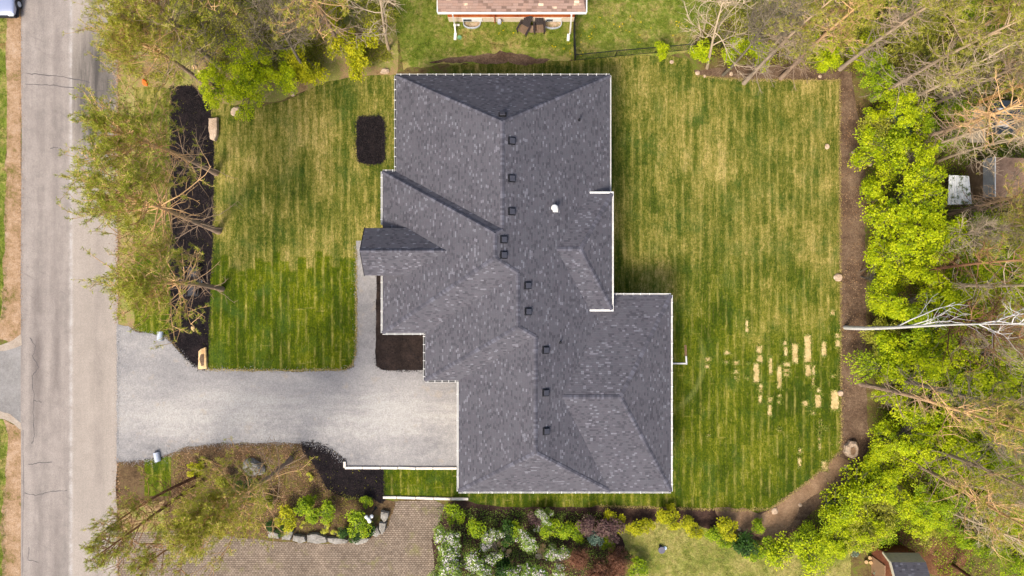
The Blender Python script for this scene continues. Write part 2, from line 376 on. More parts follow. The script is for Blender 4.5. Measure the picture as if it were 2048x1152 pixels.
def npmesh(name, V, F, tint=None, matidx=None, smooth=False):
    """V (n,3), F (m,k)"""
    me = bpy.data.meshes.new(name)
    n, (m, k) = len(V), F.shape
    me.vertices.add(n); me.vertices.foreach_set('co', V.astype(np.float32).ravel())
    me.loops.add(m*k); me.loops.foreach_set('vertex_index', F.astype(np.int32).ravel())
    me.polygons.add(m); me.polygons.foreach_set('loop_start', np.arange(0, m*k, k, dtype=np.int32))
    me.polygons.foreach_set('loop_total', np.full(m, k, dtype=np.int32))
    if matidx is not None: me.polygons.foreach_set('material_index', matidx.astype(np.int32))
    if smooth: me.polygons.foreach_set('use_smooth', np.ones(m, dtype=bool))
    me.update(calc_edges=True)
    if tint is not None:
        a = me.attributes.new('tint', 'FLOAT', 'POINT'); a.data.foreach_set('value', tint.astype(np.float32))
    return me
class MB:
    """collects boxes / bars / prisms into one mesh"""
    def __init__(s): s.V = []; s.F = []
    def box(s, x0, x1, y0, y1, z0, z1, M=None):
        b = len(s.V)
        P = [(x, y, z) for z in (z0, z1) for x, y in ((x0, y0), (x1, y0), (x1, y1), (x0, y1))]
        if M is not None: P = [tuple(M @ Vector(p)) for p in P]
        s.V += P
        s.F += [[b+i for i in f] for f in ((3, 2, 1, 0), (4, 5, 6, 7), (0, 1, 5, 4), (1, 2, 6, 5), (2, 3, 7, 6), (3, 0, 4, 7))]
        return s
    def bar(s, a, b, wd, ht):
        a = Vector(a); b = Vector(b); d = b-a; L = d.length
        q = d.to_track_quat('X', 'Z').to_matrix().to_4x4(); M = Matrix.Translation(a) @ q
        return s.box(0, L, -wd/2, wd/2, -ht/2, ht/2, M)
    def cyl(s, a, b, r0, r1, n=12, cap=True):
        a = Vector(a); b = Vector(b); q = (b-a).to_track_quat('Z', 'X'); k = len(s.V)
        for c, r in ((a, r0), (b, r1)):
            for i in range(n):
                t = 2*math.pi*i/n; s.V.append(tuple(c+q @ Vector((r*math.cos(t), r*math.sin(t), 0))))
        s.F += [[k+i, k+(i+1) % n, k+n+(i+1) % n, k+n+i] for i in range(n)]
        if cap: s.F += [[k+n-1-i for i in range(n)], [k+n+i for i in range(n)]]
        return s
    def prism(s, pts, z0, z1):
        k = len(s.V); n = len(pts)
        s.V += [(p[0], p[1], z0) for p in pts]+[(p[0], p[1], z1) for p in pts]
        s.F += [[k+i, k+(i+1) % n, k+n+(i+1) % n, k+n+i] for i in range(n)]+[[k+n-1-i for i in range(n)], [k+n+i for i in range(n)]]
        return s
    def build(s, name, mat, parent=None, bev=0, label=None):
        me = pymesh(name, s.V, s.F)
        if bev:
            bm = bmesh.new(); bm.from_mesh(me)
            bmesh.ops.bevel(bm, geom=bm.edges[:], offset=bev, segments=2, affect='EDGES', clamp_overlap=True)
            bm.to_mesh(me); bm.free()
        return link(name, me, parent, mat, label)

# ------------------------------------------------------------------ ground sheets
def outline(pts, jit=.08, step=.22, seed=0, z=0.0):
    out = []
    P = [W(*p) for p in pts]
    for i, a in enumerate(P):
        b = P[(i+1) % len(P)]; L = (b-a).length; n = max(1, int(L/step))
        if L > 60: n = 40
        for j in range(n):
            p = a.lerp(b, j/n)
            if jit and j > 0 or jit and n > 3:
                v = Vector((p.x*1.1+seed*7.3, p.y*1.1, seed*3.1))
                p = p + Vector((mnoise.noise(v)*jit*1.6+mnoise.noise(v*5)*jit*.6, mnoise.noise(v+Vector((31, 7, 2)))*jit*1.6+mnoise.noise(v*5+Vector((9, 9, 9)))*jit*.6, 0))
            out.append((p.x, p.y))
    return out
PN = [0]
def sheet(name, pts, mat, layer, jit=.08, kind='structure', label=None, cat=None, step=.22):
    PN[0] += 1
    o2 = outline(pts, jit, step, PN[0])
    me = pymesh(name, [(x, y, 0) for x, y in o2], [list(range(len(o2)))])
    bm = bmesh.new(); bm.from_mesh(me)
    for f in bm.faces:
        f.normal_update()
        if f.normal.z < 0: f.normal_flip()
    bmesh.ops.triangulate(bm, faces=bm.faces[:], ngon_method='BEAUTY'); bm.to_mesh(me); bm.free()
    o = link(name, me, None, mat); o.location.z = layer*.004
    tag(o, label, cat, None, kind); return o
def strip(pts, wd, z=0):
    """thin ribbon polygon along px points"""
    P = [W(*p) for p in pts]; L = []; Rr = []
    for i, p in enumerate(P):
        d = (P[min(i+1, len(P)-1)]-P[max(i-1, 0)]).normalized(); n = Vector((-d.y, d.x, 0))
        ww = wd*(.6+.8*random.random()); L.append(p+n*ww/2); Rr.append(p-n*ww/2)
    return L+Rr[::-1]

g = pymesh('ground', [(-180, -150, 0), (180, -150, 0), (180, 150, 0), (-180, 150, 0)], [[0, 1, 2, 3]])
tag(link('ground', g, None, LITTER), None, None, None, 'structure')
sheet('road', [(42, -2200), (236, -2200), (236, 3300), (42, 3300)], ROAD, 4, .05, step=.4)
sheet('verge_grass', [(-1200, -2200), (14, -2200), (16, 200), (12, 420), (10, 600), (-3, 690), (-1200, 690)], GRASS_WILD, 1, .15)
sheet('road_shoulder', [(8, -2200), (44, -2200), (44, 690), (20, 686), (-4, 672), (2, 640), (8, 500), (12, 300)], SHOULDER, 2, .12)
sheet('neighbour_driveway', [(-1200, 700), (-4, 700), (20, 684), (44, 672), (44, 852), (16, 832), (-6, 826), (-1200, 826)], ASPH, 3, .02)
sheet('driveway_edging', [(-60, 822), (0, 822), (20, 828), (42, 846), (44, 862), (28, 848), (8, 838), (-60, 834)], CONC, 5, .02)
sheet('driveway_apron', [(-60, 690), (2, 690), (24, 682), (42, 668), (44, 690), (30, 696), (8, 702), (-60, 704)], CONC, 5, .02)
sheet('verge_grass', [(-1200, 836), (4, 838), (18, 856), (14, 960), (6, 1060), (12, 1152), (12, 3300), (-1200, 3300)], GRASS_WILD, 2, .12)
sheet('road_shoulder', [(6, 838), (30, 850), (44, 866), (44, 3300), (8, 3300), (8, 1152), (2, 1050), (12, 950), (16, 868)], SHOULDER, 3, .12)
sheet('leaf_litter', [(234, -400), (800, -400), (796, 150), (740, 152), (640, 170), (560, 200), (420, 218), (342, 176), (268, 178), (268, 330), (268, 668), (234, 660)], LITTER_PALE, 1, .1)
sheet('verge_lawn', [(269, 174), (343, 176), (343, 600), (340, 670), (300, 668), (270, 660)], LAWN, 3, .04)
sheet('mulch_bed', [(342, 174), (384, 172), (404, 190), (420, 215), (428, 300), (426, 450), (421, 560), (418, 640), (415, 738), (397, 738), (372, 716), (338, 672), (341, 640), (342, 400)], MULCH, 5, .05, 'stuff', 'long bed of black bark mulch under the roadside pines', 'mulch')
sheet('front_lawn', [(404, 178), (440, 205), (500, 218), (560, 205), (600, 188), (650, 165), (700, 155), (790, 148), (900, 148), (900, 500), (713, 500), (713, 700), (706, 728), (690, 739), (560, 742), (412, 738), (416, 600), (424, 450), (426, 300), (418, 215)], LAWN, 4, .05)
sheet('mulch_bed', [(720, 234), (762, 233), (769, 245), (770, 315), (762, 326), (740, 329), (718, 323), (714, 308), (714, 245)], MULCH, 6, .03, 'stuff', 'rectangle of black mulch cut into the front lawn', 'mulch', .1)
sheet('gravel_driveway', [(234, 648), (256, 652), (272, 664), (330, 674), (345, 690), (372, 718), (398, 738), (560, 743), (690, 741), (708, 732), (714, 700), (713, 480), (758, 480), (758, 700), (850, 742), (930, 742), (930, 934), (691, 934), (686, 916), (668, 902), (640, 890), (604, 885), (500, 884), (440, 886), (372, 893), (340, 906), (310, 918), (234, 923)], GRAVEL, 5, .07)
sheet('mulch_bed', [(753, 500), (860, 500), (860, 741), (790, 741), (766, 740), (753, 732), (751, 715)], MULCH_B, 6, .04, 'stuff', 'brown black mulch in the corner between walkway and house', 'mulch', .1)
sheet('planting_bed', [(234, 921), (310, 918), (345, 906), (372, 892), (450, 885), (606, 884), (622, 900), (690, 1000), (775, 1000), (790, 1004), (776, 1050), (740, 1080), (640, 1086), (540, 1080), (470, 1072), (360, 1060), (234, 1045)], m_ground('brown_dry_ground_cover', [(58, 46, 32), (84, 66, 46), (104, 84, 60), (92, 92, 42)], .7, 4.5, 18), 4, .1)
sheet('verge_lawn', [(289, 918), (343, 912), (343, 992), (289, 992)], LAWN, 5, .03)
sheet('mulch_bed', [(604, 886), (625, 884), (650, 892), (690, 920), (692, 936), (766, 938), (768, 1000), (762, 1006), (742, 992), (720, 996), (690, 996), (655, 976), (640, 950), (625, 922), (608, 905)], MULCH, 7, .05, 'stuff', 'curved bed of black mulch beside the white stone curb', 'mulch', .1)
sheet('side_lawn', [(766, 936), (940, 936), (940, 994), (766, 992)], m_lawn('strip_sod'), 6, .02)
sheet('paver_driveway', [(234, 1060), (360, 1062), (480, 1074), (560, 1084), (650, 1088), (720, 1084), (768, 1052), (786, 1002), (868, 1000), (892, 1012), (880, 1040), (862, 1080), (868, 1120), (872, 1400), (234, 1400)], PAVER, 3, .06)
sheet('pale_gravel_verge', [(234, 1020), (330, 1000), (330, 1064), (234, 1062)], LITTER_PALE, 5, .12)
sheet('back_lawn', [(900, 140), (900, 130), (1150, 121), (1255, 112), (1330, 110), (1378, 118), (1392, 150), (1470, 158), (1590, 160), (1678, 160), (1679, 500), (1682, 800), (1682, 900), (1648, 935), (1600, 975), (1560, 1000), (1540, 1018), (1515, 1026), (1480, 1020), (1340, 1014), (1200, 1010), (1180, 1014), (1000, 1014), (935, 1003), (905, 985)], LAWN, 3, .05)
sheet('soil_border', [(1370, 140), (1500, 130), (1700, 130), (1728, 300), (1732, 640), (1738, 900), (1700, 960), (1650, 1000), (1600, 1050), (1550, 1090), (1500, 1075), (1440, 1040), (1440, 1000), (1600, 900), (1660, 800), (1660, 180), (1400, 170)], SOIL, 2, .1)
sheet('soil_path', [(1490, 1018), (1520, 1028), (1550, 1014), (1650, 938), (1676, 912), (1700, 925), (1660, 970), (1600, 1010), (1580, 1050), (1545, 1086), (1500, 1064), (1440, 1036), (1430, 1014)], SOIL_PALE, 4, .1)
sheet('shrub_border_soil', [(900, 1002), (940, 1000), (1000, 1010), (1200, 1012), (1440, 1014), (1460, 1040), (1420, 1075), (1330, 1050), (1250, 1080), (1240, 1400), (866, 1400), (862, 1080), (884, 1030)], SOIL_DARK, 2, .12)
sheet('neighbour_lawn', [(1236, 1400), (1260, 1110), (1240, 1070), (1260, 1044), (1330, 1036), (1450, 1066), (1560, 1104), (1700, 1112), (1700, 1400)], GRASS_DRY, 3, .18)
sheet('neighbour_lawn', [(780, -900), (790, 60), (806, 140), (850, 132), (1148, 122), (1380, 104), (1400, 60), (1540, 20), (1560, -900)], GRASS_WILD, 2, .15)
sheet('woodland_soil', [(1850, 980), (1890, 960), (1940, 1010), (1950, 1100), (1900, 1160), (1800, 1140), (1740, 1100), (1790, 1080)], m_ground('red_brown_soil', [(84, 56, 38), (112, 78, 54), (132, 98, 70)], .7, 5, 20), 3, .2)
sheet('soil_strip', [(860, 127), (900, 119), (950, 112), (1000, 103), (1040, 108), (1100, 119), (1090, 126), (1000, 125), (900, 129)], SOIL, 4, .2)
for i, pts in enumerate([[(60, 676), (72, 692), (66, 712), (78, 735), (64, 752), (68, 790), (67, 830), (70, 870), (64, 888)], [(52, 147), (90, 150), (135, 155), (180, 165)],
                         [(52, 168), (100, 170), (140, 175), (225, 184)], [(58, 930), (80, 925), (105, 924)], [(50, 986), (70, 990), (100, 984), (135, 980)],
                         [(58, 1095), (56, 1120), (78, 1124)], [(46, 860), (48, 1000), (45, 1152), (46, 1250)], [(67, 800), (84, 804)], [(100, 296), (116, 295)]]):
    pp = []
    for a, b in zip(pts[:-1], pts[1:]):
        for k in range(6): pp.append((a[0]+(b[0]-a[0])*k/6+random.uniform(-1.2, 1.2), a[1]+(b[1]-a[1])*k/6+random.uniform(-1.2, 1.2)))
    pp.append(pts[-1])
    q = strip(pp, .05 if i not in (6,) else .035); n = len(q)//2
    V = [(v.x, v.y, .020) for v in q]; F = [[j, j+1, 2*n-2-j, 2*n-1-j] for j in range(n-1)]
    tag(link('road_crack', pymesh('road_crack', V, F), None, TAR), None, None, None, 'structure')

# bare straw coloured gaps between the sod rolls, lower right of the back lawn
PT = [(697,570,733,625),(700,625,735,678),(680,678,715,800),(714,800,733,860),(712,862,733,920),(773,640,793,750),(765,880,792,915),(765,925,790,998),(857,545,885,572),(862,580,885,640),(822,690,850,835),(855,675,905,700),(855,715,903,735),(858,737,900,756),(825,865,848,890),(822,905,845,925),
      (910,560,948,683),(985,508,1027,680),(990,684,1027,762),(1028,695,1050,760),(1030,762,1045,820),(1087,545,1118,640),(1168,500,1200,530),(1172,534,1200,585),(1145,840,1192,963),(1060,825,1085,860),(1050,865,1086,948),(972,905,1010,935),(1025,970,1052,990),(390,645,428,668),(385,688,420,710),
      (503,605,540,628),(500,665,530,680),(557,667,597,690),(560,720,590,742),(563,758,588,775),(632,760,652,775),(405,1105,418,1120),(825,1065,850,1085),(1103,1063,1125,1080),(1074,1020,1087,1120),(1145,750,1168,768),(632,410,650,500),(1140,355,1168,392),(640,675,655,684)]
PT = [(1280+a/3, 500+b/3, 1280+c_/3, 500+d/3) for a, b, c_, d in PT]+[(1536+a/3, 768+b/3, 1536+c_/3, 768+d/3) for a, b, c_, d in [(300,270,318,345),(302,350,317,400),(182,385,200,418),(178,440,200,500),(320,462,358,520),(62,262,82,278),(335,260,355,275),(310,215,322,262)]]
V = []; F = []
for x0, y0, x1_, y1_ in PT:
    q = []
    for (ax, ay), (bx, by) in zip([(x0, y0), (x1_, y0), (x1_, y1_), (x0, y1_)], [(x1_, y0), (x1_, y1_), (x0, y1_), (x0, y0)]):
        n = max(3, int(math.hypot(bx-ax, by-ay)/2.2))
        for i in range(n):
            f_ = i/n; e_ = 1.5 if 0 < i else 2.0
            X = ax+(bx-ax)*f_; Y = ay+(by-ay)*f_; cx, cy = (x0+x1_)/2, (y0+y1_)/2
            k_ = random.uniform(-.03, .08) if i else .12
            q.append(W(X+(cx-X)*k_*min(1, 8/max(1, abs(cx-X)))+random.uniform(-e_, e_)*.45, Y+(cy-Y)*k_*min(1, 5/max(1, abs(cy-Y)))+random.uniform(-e_, e_)*.45))
    k_ = len(V); V += [(v.x, v.y, 0) for v in q]; F.append(list(range(k_, k_+len(q)))[::-1])
PATCHM = m_ground('dry_straw_patch', [(152, 126, 74), (190, 166, 112), (212, 190, 138)], 1.6, 8, 22, .6, .5)
po = link('straw_patches', pymesh('straw_patches', V, F), None, PATCHM); po.location.z = .018
tag(po, 'bare straw coloured strips in the lower right of the back lawn', 'straw', None, 'stuff')
# ------------------------------------------------------------------ the house
ze, p = 3.1, .50
def EX(px, z=ze): return (px-1024)*S*(H-z)/H
def EY(py, z=ze): return (576-py)*S*(H-z)/H
XW1, XW2, XW3, XW4, XE = EX(792), EX(765), EX(850), EX(917), EX(1220)
YN, YN2, YS2, YS3, YS4 = EY(151), EY(343), EY(666), EY(761), EY(983)
def ridge(xw): return (xw+XE)/2, ze+p*(XE-xw)/2
(x1, z1), (x2, z2), (x3, z3), (x4, z4) = map(ridge, (XW1, XW2, XW3, XW4))
A = Vector((x1, EY(243, z1), z1)); C = Vector((x2, EY(466, z2), z2)); D = Vector((x2, EY(516, z2), z2))
qN2 = (z2-ze)/(YN2-C.y); qS2 = (z2-ze)/(D.y-YS2)
B = Vector((x1, YN2-(z1-ze)/qN2, z1)); F_ = Vector((x3, YS2+(z3-ze)/qS2, z3))
G = Vector((x3, EY(654, z3), z3)); qS3 = (z3-ze)/(G.y-YS3); Hh = Vector((x4, YS3+(z4-ze)/qS3, z4))
I = Vector((x4, EY(906, z4), z4))
V3 = Vector
c = {k: V3((x, y, ze)) for k, (x, y) in dict(w1n=(XW1, YN), en=(XE, YN), w1s=(XW1, YN2), w2n=(XW2, YN2), w2s=(XW2, YS2), w3n=(XW3, YS2), w3s=(XW3, YS3), w4n=(XW4, YS3), w4s=(XW4, YS4), es=(XE, YS4)).items()}
def solve(px, f):   # z with f(X(z)) = z
    z = ze
    for _ in range(60): z = .5*z+.5*f((px-1024)*S*(H-z)/H)
    return z
zE = lambda X: ze+p*(XE-X)
zW2 = lambda X: ze+p*(X-XW2)
# rear wing
z5 = solve(1125, zE); XR = EX(1342); YR0 = EY(590); y5 = (YR0+YS4)/2
J = V3((EX(1125, z5), y5, z5)); K = V3((EX(1241, z5), y5, z5))
# raised rear bump
zb = solve(1180, zE); XB = EX(1224, zb); YB0, YB1 = EY(387, zb), EY(619, zb); XBv = EX(1180, zb)
z6 = solve(1113, zE); y6 = EY(498, z6); Lr = V3((EX(1113, z6), y6, z6)); Mr = V3((EX(1161, z6), y6, z6))
# front gable
zg = solve(815, zW2); zp = solve(892, zW2); XG = -9.50; YG0, YG1 = EY(456, zg), EY(551, zg); yg = (YG0+YG1)/2
house = empty('house', (0, 0, 0), 'large single storey house with a dark grey hipped shingle roof', 'house')
RV, RF, RU = [], [], []
def face(pts, edir):
    """roof face; edir = direction along the eave"""
    e = V3(edir).normalized(); n = (pts[1]-pts[0]).cross(pts[2]-pts[0]).normalized()
    if n.z < 0: pts = pts[::-1]; n = -n
    up = n.cross(e)
    if up.z < 0: up = -up
    k = len(RV); RV.extend(pts); RF.append(list(range(k, k+len(pts))))
    RU.append([(q.dot(e)+len(RF)*11.3, (q-V3((0, 0, ze))).dot(up)) for q in pts])
NS, EWd = (0, 1, 0), (1, 0, 0)
face([c['w1n'], A, B, c['w1s']], NS); face([c['w1n'], c['en'], A], EWd)
face([c['en'], A, B, C, D, F_, G, Hh, I, c['es']], NS)
face([c['w1s'], B, C, c['w2n']], EWd); face([c['w2n'], C, D, c['w2s']], NS); face([c['w2s'], D, F_, c['w3n']], EWd)
face([c['w3n'], F_, G, c['w3s']], NS); face([c['w3s'], G, Hh, c['w4n']], EWd); face([c['w4n'], Hh, I, c['w4s']], NS)
face([c['w4s'], I, c['es']], EWd)
face([V3((XE, YR0, ze)), J, K, V3((XR, YR0, ze))], EWd); face([V3((XR, YR0, ze)), K, V3((XR, YS4, ze))], NS)
face([c['es'], J, K, V3((XR, YS4, ze))], EWd)
face([V3((XBv, YB0, zb)), Lr, Mr, V3((XB, YB0, zb))], EWd); face([V3((XB, YB0, zb)), Mr, V3((XB, YB1, zb))], NS)
face([V3((XBv, YB1, zb)), Lr, Mr, V3((XB, YB1, zb))], EWd)
me = pymesh('roof', RV, RF, RU)
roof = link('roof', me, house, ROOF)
RV, RF, RU = [], [], []
xv = XW2+(zg-ze)/p; xr = XW2+(zp-ze)/p
face([V3((XG, YG0, zg)), V3((XG, yg, zp)), V3((xr, yg, zp)), V3((xv, YG0, zg))], EWd)
face([V3((XG, YG1, zg)), V3((XG, yg, zp)), V3((xr, yg, zp)), V3((xv, YG1, zg))], EWd)
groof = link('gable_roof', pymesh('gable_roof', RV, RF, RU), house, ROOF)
# soffits and gable face
sb = MB(); sb.prism([(XG+.25, YG0-.25), (XG+.25, YG1+.25), (XW2+1.0, YG1+.25), (XW2+1.0, YG0-.25)], zg-.05, zg-.02); sb.build('porch_ceiling', WHITE, house)
gm = pymesh('gable_wall', [(XG+.3, YG0-.2, zg), (XG+.3, YG1+.2, zg), (XG+.3, yg, zp-.15)], [[0, 1, 2]]); link('gable_wall', gm, house, BRICK)
for y in (YG0-.3, YG1+.3):
    pb = MB(); pb.box(XG+.2, XG+.5, y-.15, y+.15, 0, zg-.05); pb.build('porch_post', WHITE, house, .01)
# bargeboards dark
for ya in (YG0, YG1):
    b = MB(); b.bar((XG+.02, ya, zg-.07), (XG+.02, yg, zp-.07), .04, .14); b.build('bargeboard', DARKIN, house)

# ridge and hip caps
def caps(a, b, upn, name='ridge_cap'):
    a, b = V3(a), V3(b)
    if a.z > b.z+.01: a, b = b, a
    d = (b-a); L = d.length; d.normalize(); n = int(L/.145)
    s1, s2 = upn   # normals of both faces
    V = []; F = []
    t1 = d.cross(s1).normalized(); t2 = d.cross(s2).normalized()
    if t1.z > 0: t1 = -t1
    if t2.z > 0: t2 = -t2
    if t1.dot(t2) > .999: return
    upv = (s1+s2).normalized()
    for i in range(n):
        q = a+d*(i*.145); q2 = q+d*.19
        h0, h1 = .036, .012
        k = len(V); jw = .145+random.uniform(-.008, .008)
        V += [q+t1*jw+upv*h0, q+upv*(h0+.01), q+t2*jw+upv*h0, q2+t1*jw+upv*h1, q2+upv*(h1+.01), q2+t2*jw+upv*h1]
        V += [q+t1*jw-upv*.01, q-upv*.0, q+t2*jw-upv*.01]
        F += [[k, k+1, k+4, k+3], [k+1, k+2, k+5, k+4], [k+6, k+7, k+1, k], [k+7, k+8, k+2, k+1]]
    link(name, pymesh(name, V, F), roof, CAP)
def nrm(a, b, c_):
    n = (b-a).cross(c_-a).normalized(); return n if n.z > 0 else -n
nW = V3((-p, 0, 1)).normalized(); nE = V3((p, 0, 1)).normalized()
nN = nrm(c['w1n'], c['en'], A); nN2 = nrm(c['w2n'], C, B); nS2 = nrm(c['w2s'], D, F_); nS3 = nrm(c['w3s'], G, Hh); nS4 = nrm(c['w4s'], I, c['es'])
for a, b, s1, s2 in [(c['w1n'], A, nW, nN), (c['en'], A, nE, nN), (A, B, nW, nE), (C, D, nW, nE), (c['w2n'], C, nW, nN2), (B, C, nN2, nE), (D, F_, nS2, nE), (c['w2s'], D, nW, nS2),
                     (F_, G, nW, nE), (c['w3s'], G, nW, nS3), (G, Hh, nS3, nE), (Hh, I, nW, nE), (c['w4s'], I, nW, nS4), (c['es'], I, nE, nS4),
                     (J, K, nrm(c['es'], J, K), nrm(V3((XE, YR0, ze)), J, K)), (V3((XR, YR0, ze)), K, nrm(V3((XE, YR0, ze)), J, K), nrm(V3((XR, YR0, ze)), K, V3((XR, YS4, ze)))),
                     (V3((XR, YS4, ze)), K, nrm(c['es'], J, K), nrm(V3((XR, YR0, ze)), K, V3((XR, YS4, ze)))),
                     (Lr, Mr, nrm(V3((XBv, YB0, zb)), Lr, Mr), nrm(V3((XBv, YB1, zb)), Lr, Mr)), (V3((XB, YB0, zb)), Mr, nrm(V3((XBv, YB0, zb)), Lr, Mr), nrm(V3((XB, YB0, zb)), Mr, V3((XB, YB1, zb)))),
                     (V3((XB, YB1, zb)), Mr, nrm(V3((XBv, YB1, zb)), Lr, Mr), nrm(V3((XB, YB0, zb)), Mr, V3((XB, YB1, zb)))),
                     (V3((XG, yg, zp)), V3((xr, yg, zp)), nrm(V3((XG, YG0, zg)), V3((XG, yg, zp)), V3((xr, yg, zp))), nrm(V3((XG, YG1, zg)), V3((XG, yg, zp)), V3((xr, yg, zp))))]:
    caps(a, b, (s1, s2))
# gutters
def gutter(a, b, out, dark=False, hang=.58, z=None, wd=.10):
    a, b, o = V3(a), V3(b), V3(out); d = (b-a).normalized(); L = (b-a).length; z = a.z if z is None else z
    M = Matrix(((d.x, o.x, 0, a.x), (d.y, o.y, 0, a.y), (0, 0, 1, z), (0, 0, 0, 1)))
    g_ = MB(); g_.box(0, L, wd-.02 if not dark else wd-.008, wd+.006, -.12, .0, M); g_.box(0, L, -.02, .012, -.14, -.03, M)
    gg = g_.build('gutter', WHITE, house)
    f = MB(); f.box(0, L, .013, wd-.022 if not dark else wd-.010, -.12, -.10 if not dark else -.05, M); f.build('gutter_floor', DARKIN if dark else WHITE, gg)  # dark floor paints dirt and shade into the trough
    n = int(L/hang)
    for i in range(n):
        if HC[0] >= 98: break
        HC[0] += 1
        h = MB(); x = (i+.5+random.uniform(-.08, .08))*L/n; h.box(x-.022, x+.022, -.01, wd+.03, -.001, .018, M); h.build('gutter_hanger', WHITE, gg)
HC = [0]
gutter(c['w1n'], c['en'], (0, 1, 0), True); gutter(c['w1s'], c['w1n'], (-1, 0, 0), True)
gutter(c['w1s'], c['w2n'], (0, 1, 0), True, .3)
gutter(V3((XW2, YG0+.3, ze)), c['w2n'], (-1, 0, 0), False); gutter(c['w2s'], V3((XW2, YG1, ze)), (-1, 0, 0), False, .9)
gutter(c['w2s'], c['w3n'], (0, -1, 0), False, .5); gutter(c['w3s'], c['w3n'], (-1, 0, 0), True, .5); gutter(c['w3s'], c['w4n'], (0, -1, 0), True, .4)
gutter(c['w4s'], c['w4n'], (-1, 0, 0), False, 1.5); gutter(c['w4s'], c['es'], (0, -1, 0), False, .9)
gutter(c['es'], V3((XR, YS4, ze)), (0, -1, 0), False, 1.2); gutter(V3((XR, YS4, ze)), V3((XR, YR0, ze)), (1, 0, 0), False, .9)
gutter(V3((XE+.1, YR0, ze)), V3((XR, YR0, ze)), (0, 1, 0), False, .55); gutter(c['en'], V3((XE, YB0, ze)), (1, 0, 0), False, .62, None, .07)
gutter(V3((XB, YB0, zb)), V3((XB, YB1, zb)), (1, 0, 0), False, 9)
for y, s in ((YB0, 1), (YB1, -1)):
    b = MB(); b.box(XBv-.1, XB+.1, min(y, y+s*.12), max(y, y+s*.12), zb-.16, zb+.01); b.build('fascia', WHITE, house)
# walls (stone), set back under the eaves
o_ = .45
def wall_box(x0, x1, y0, y1, zt=ze+.02, nm='wall'):
    b = MB(); b.box(x0, x1, y0, y1, 0, zt); return b.build(nm, BRICK, house)
wall_box(XW1+o_, XE-o_, YN2-.2, YN-o_); wall_box(XW2+o_, XE-o_-.003, YS2+o_, YN2-.2-.003); wall_box(XW3+o_, XE-o_-.006, YS3+o_, YS2+o_-.003)
wall_box(XW4+o_, XE-o_-.009, YS4+o_, YS3+o_-.003); wall_box(XE-o_-.006, XR-o_, YS4+o_+.003, YR0-o_)
wall_box(XE-1.4, XB-.3, YB1+.3, YB0-.3, zb-.02, 'bump_wall')
sf = MB()
for x0, x1, y0, y1 in ((XW1+.03, XE-.03, YN2, YN-.03), (XW2+.03, XE-.03, YS2+.03, YN2-.03), (XW3+.03, XE-.03, YS3+.03, YS2), (XW4+.03, XE-.03, YS4+.03, YS3), (XE-.02, XR-.03, YS4+.03, YR0-.03)):
    sf.box(x0, x1, y0, y1, ze-.06, ze-.035)
sf.build('soffit', WHITE, house)
def window(x, y, ax, wd=1.5, z0=.9, z1=2.3):
    f = MB(); gpan = MB()
    if ax == 'x': f.box(x-.04, x+.04, y-wd/2, y+wd/2, z0, z1); gpan.box(x-.05, x+.05, y-wd/2+.08, y+wd/2-.08, z0+.08, z1-.08)
    else: f.box(x-wd/2, x+wd/2, y-.04, y+.04, z0, z1); gpan.box(x-wd/2+.08, x+wd/2-.08, y-.05, y+.05, z0+.08, z1-.08)
    fo = f.build('window', WHITE, house); gpan.build('pane', GLASS, fo)
for y in (YN-2.5, YN-5): window(XW1+o_, y, 'x')
for y in (YN2-1.8, YS2+2.0): window(XW2+o_, y, 'x')
for y in (YN-3, YN-6, YR0-2, YR0-5.5): window(XE-o_ if y > YR0-1 else XR-o_, y, 'x', 1.8)
for x in (XW1+3, XW1+8, ): window(x, YN-o_, 'y')
for x in (XW4+3, XE+1): window(x, YS4+o_, 'y')
dd = MB(); dd.box(XW2+o_-.05, XW2+o_+.02, yg-.55, yg+.55, 0, 2.2); dro = dd.build('front_door', DARKWOOD, house, .01)
hd = MB(); hd.cyl((XW2+o_-.1, yg-.4, 1.0), (XW2+o_-.1, yg-.4, 1.2), .015, .015); hd.build('handle', BLACK, dro)
gd = MB()
for k in range(4): gd.box(XW4+o_-.05, XW4+o_+.01, YS4+1.0, YS3-.6, .02+k*.55, .02+k*.55+.54)
gd.build('garage_door', WHITE, house)
# roof penetrations
def onE(px, py, pl='E'):
    kx, ky = (px-1024)*S/H, (576-py)*S/H
    if pl == 'E': a_, b_, c_ = -p, 0, ze+p*XE
    else:
        qN = (z1-ze)/(YN-A.y); a_, b_, c_ = 0, -qN, ze+qN*YN
    t_ = a_*kx+b_*ky; z = (t_*H+c_)/(1+t_)
    return V3((kx*(H-z), ky*(H-z), z)), (nE if pl == 'E' else nN)
for px, py, pl in [(1023, 282, 'E'), (1023, 357, 'E'), (1023, 423, 'E'), (1007, 479, 'E'), (1007, 510, 'E'), (1055, 571, 'E'), (1056, 623, 'E'), (1091, 700, 'E'), (1091, 785, 'E'), (1092, 862, 'E'), (1005, 230, 'N')]:
    q, n = onE(px, py, pl); M = Matrix.Translation(q) @ n.to_track_quat('Z', 'Y').to_matrix().to_4x4()
    b = MB(); b.box(-.235, .235, -.235, .235, .004, .05, M); b.box(-.14, .14, -.14, .14, .03, .10, M); vb = b.build('roof_vent', BLACKT, roof, .004)
    b = MB(); b.box(-.175, .175, -.175, .175, .10, .16, M); b.build('vent_hood', BLACKV, roof, .02)
def stack(px, py, r, h, mat, nm, tilt=0):
    q, n = onE(px, py); b = MB(); b.cyl(q-V3((0, 0, .05)), q+V3((tilt, 0, h)), r, r); b.cyl(q-V3((0, 0, .05)), q+V3((0, 0, .06)), r*2.2, r*1.3)
    return b.build(nm, mat, roof)
stack(1158, 240, .05, .35, BLACKT, 'vent_pipe'); stack(1120, 685, .05, .25, BLACKT, 'vent_pipe')
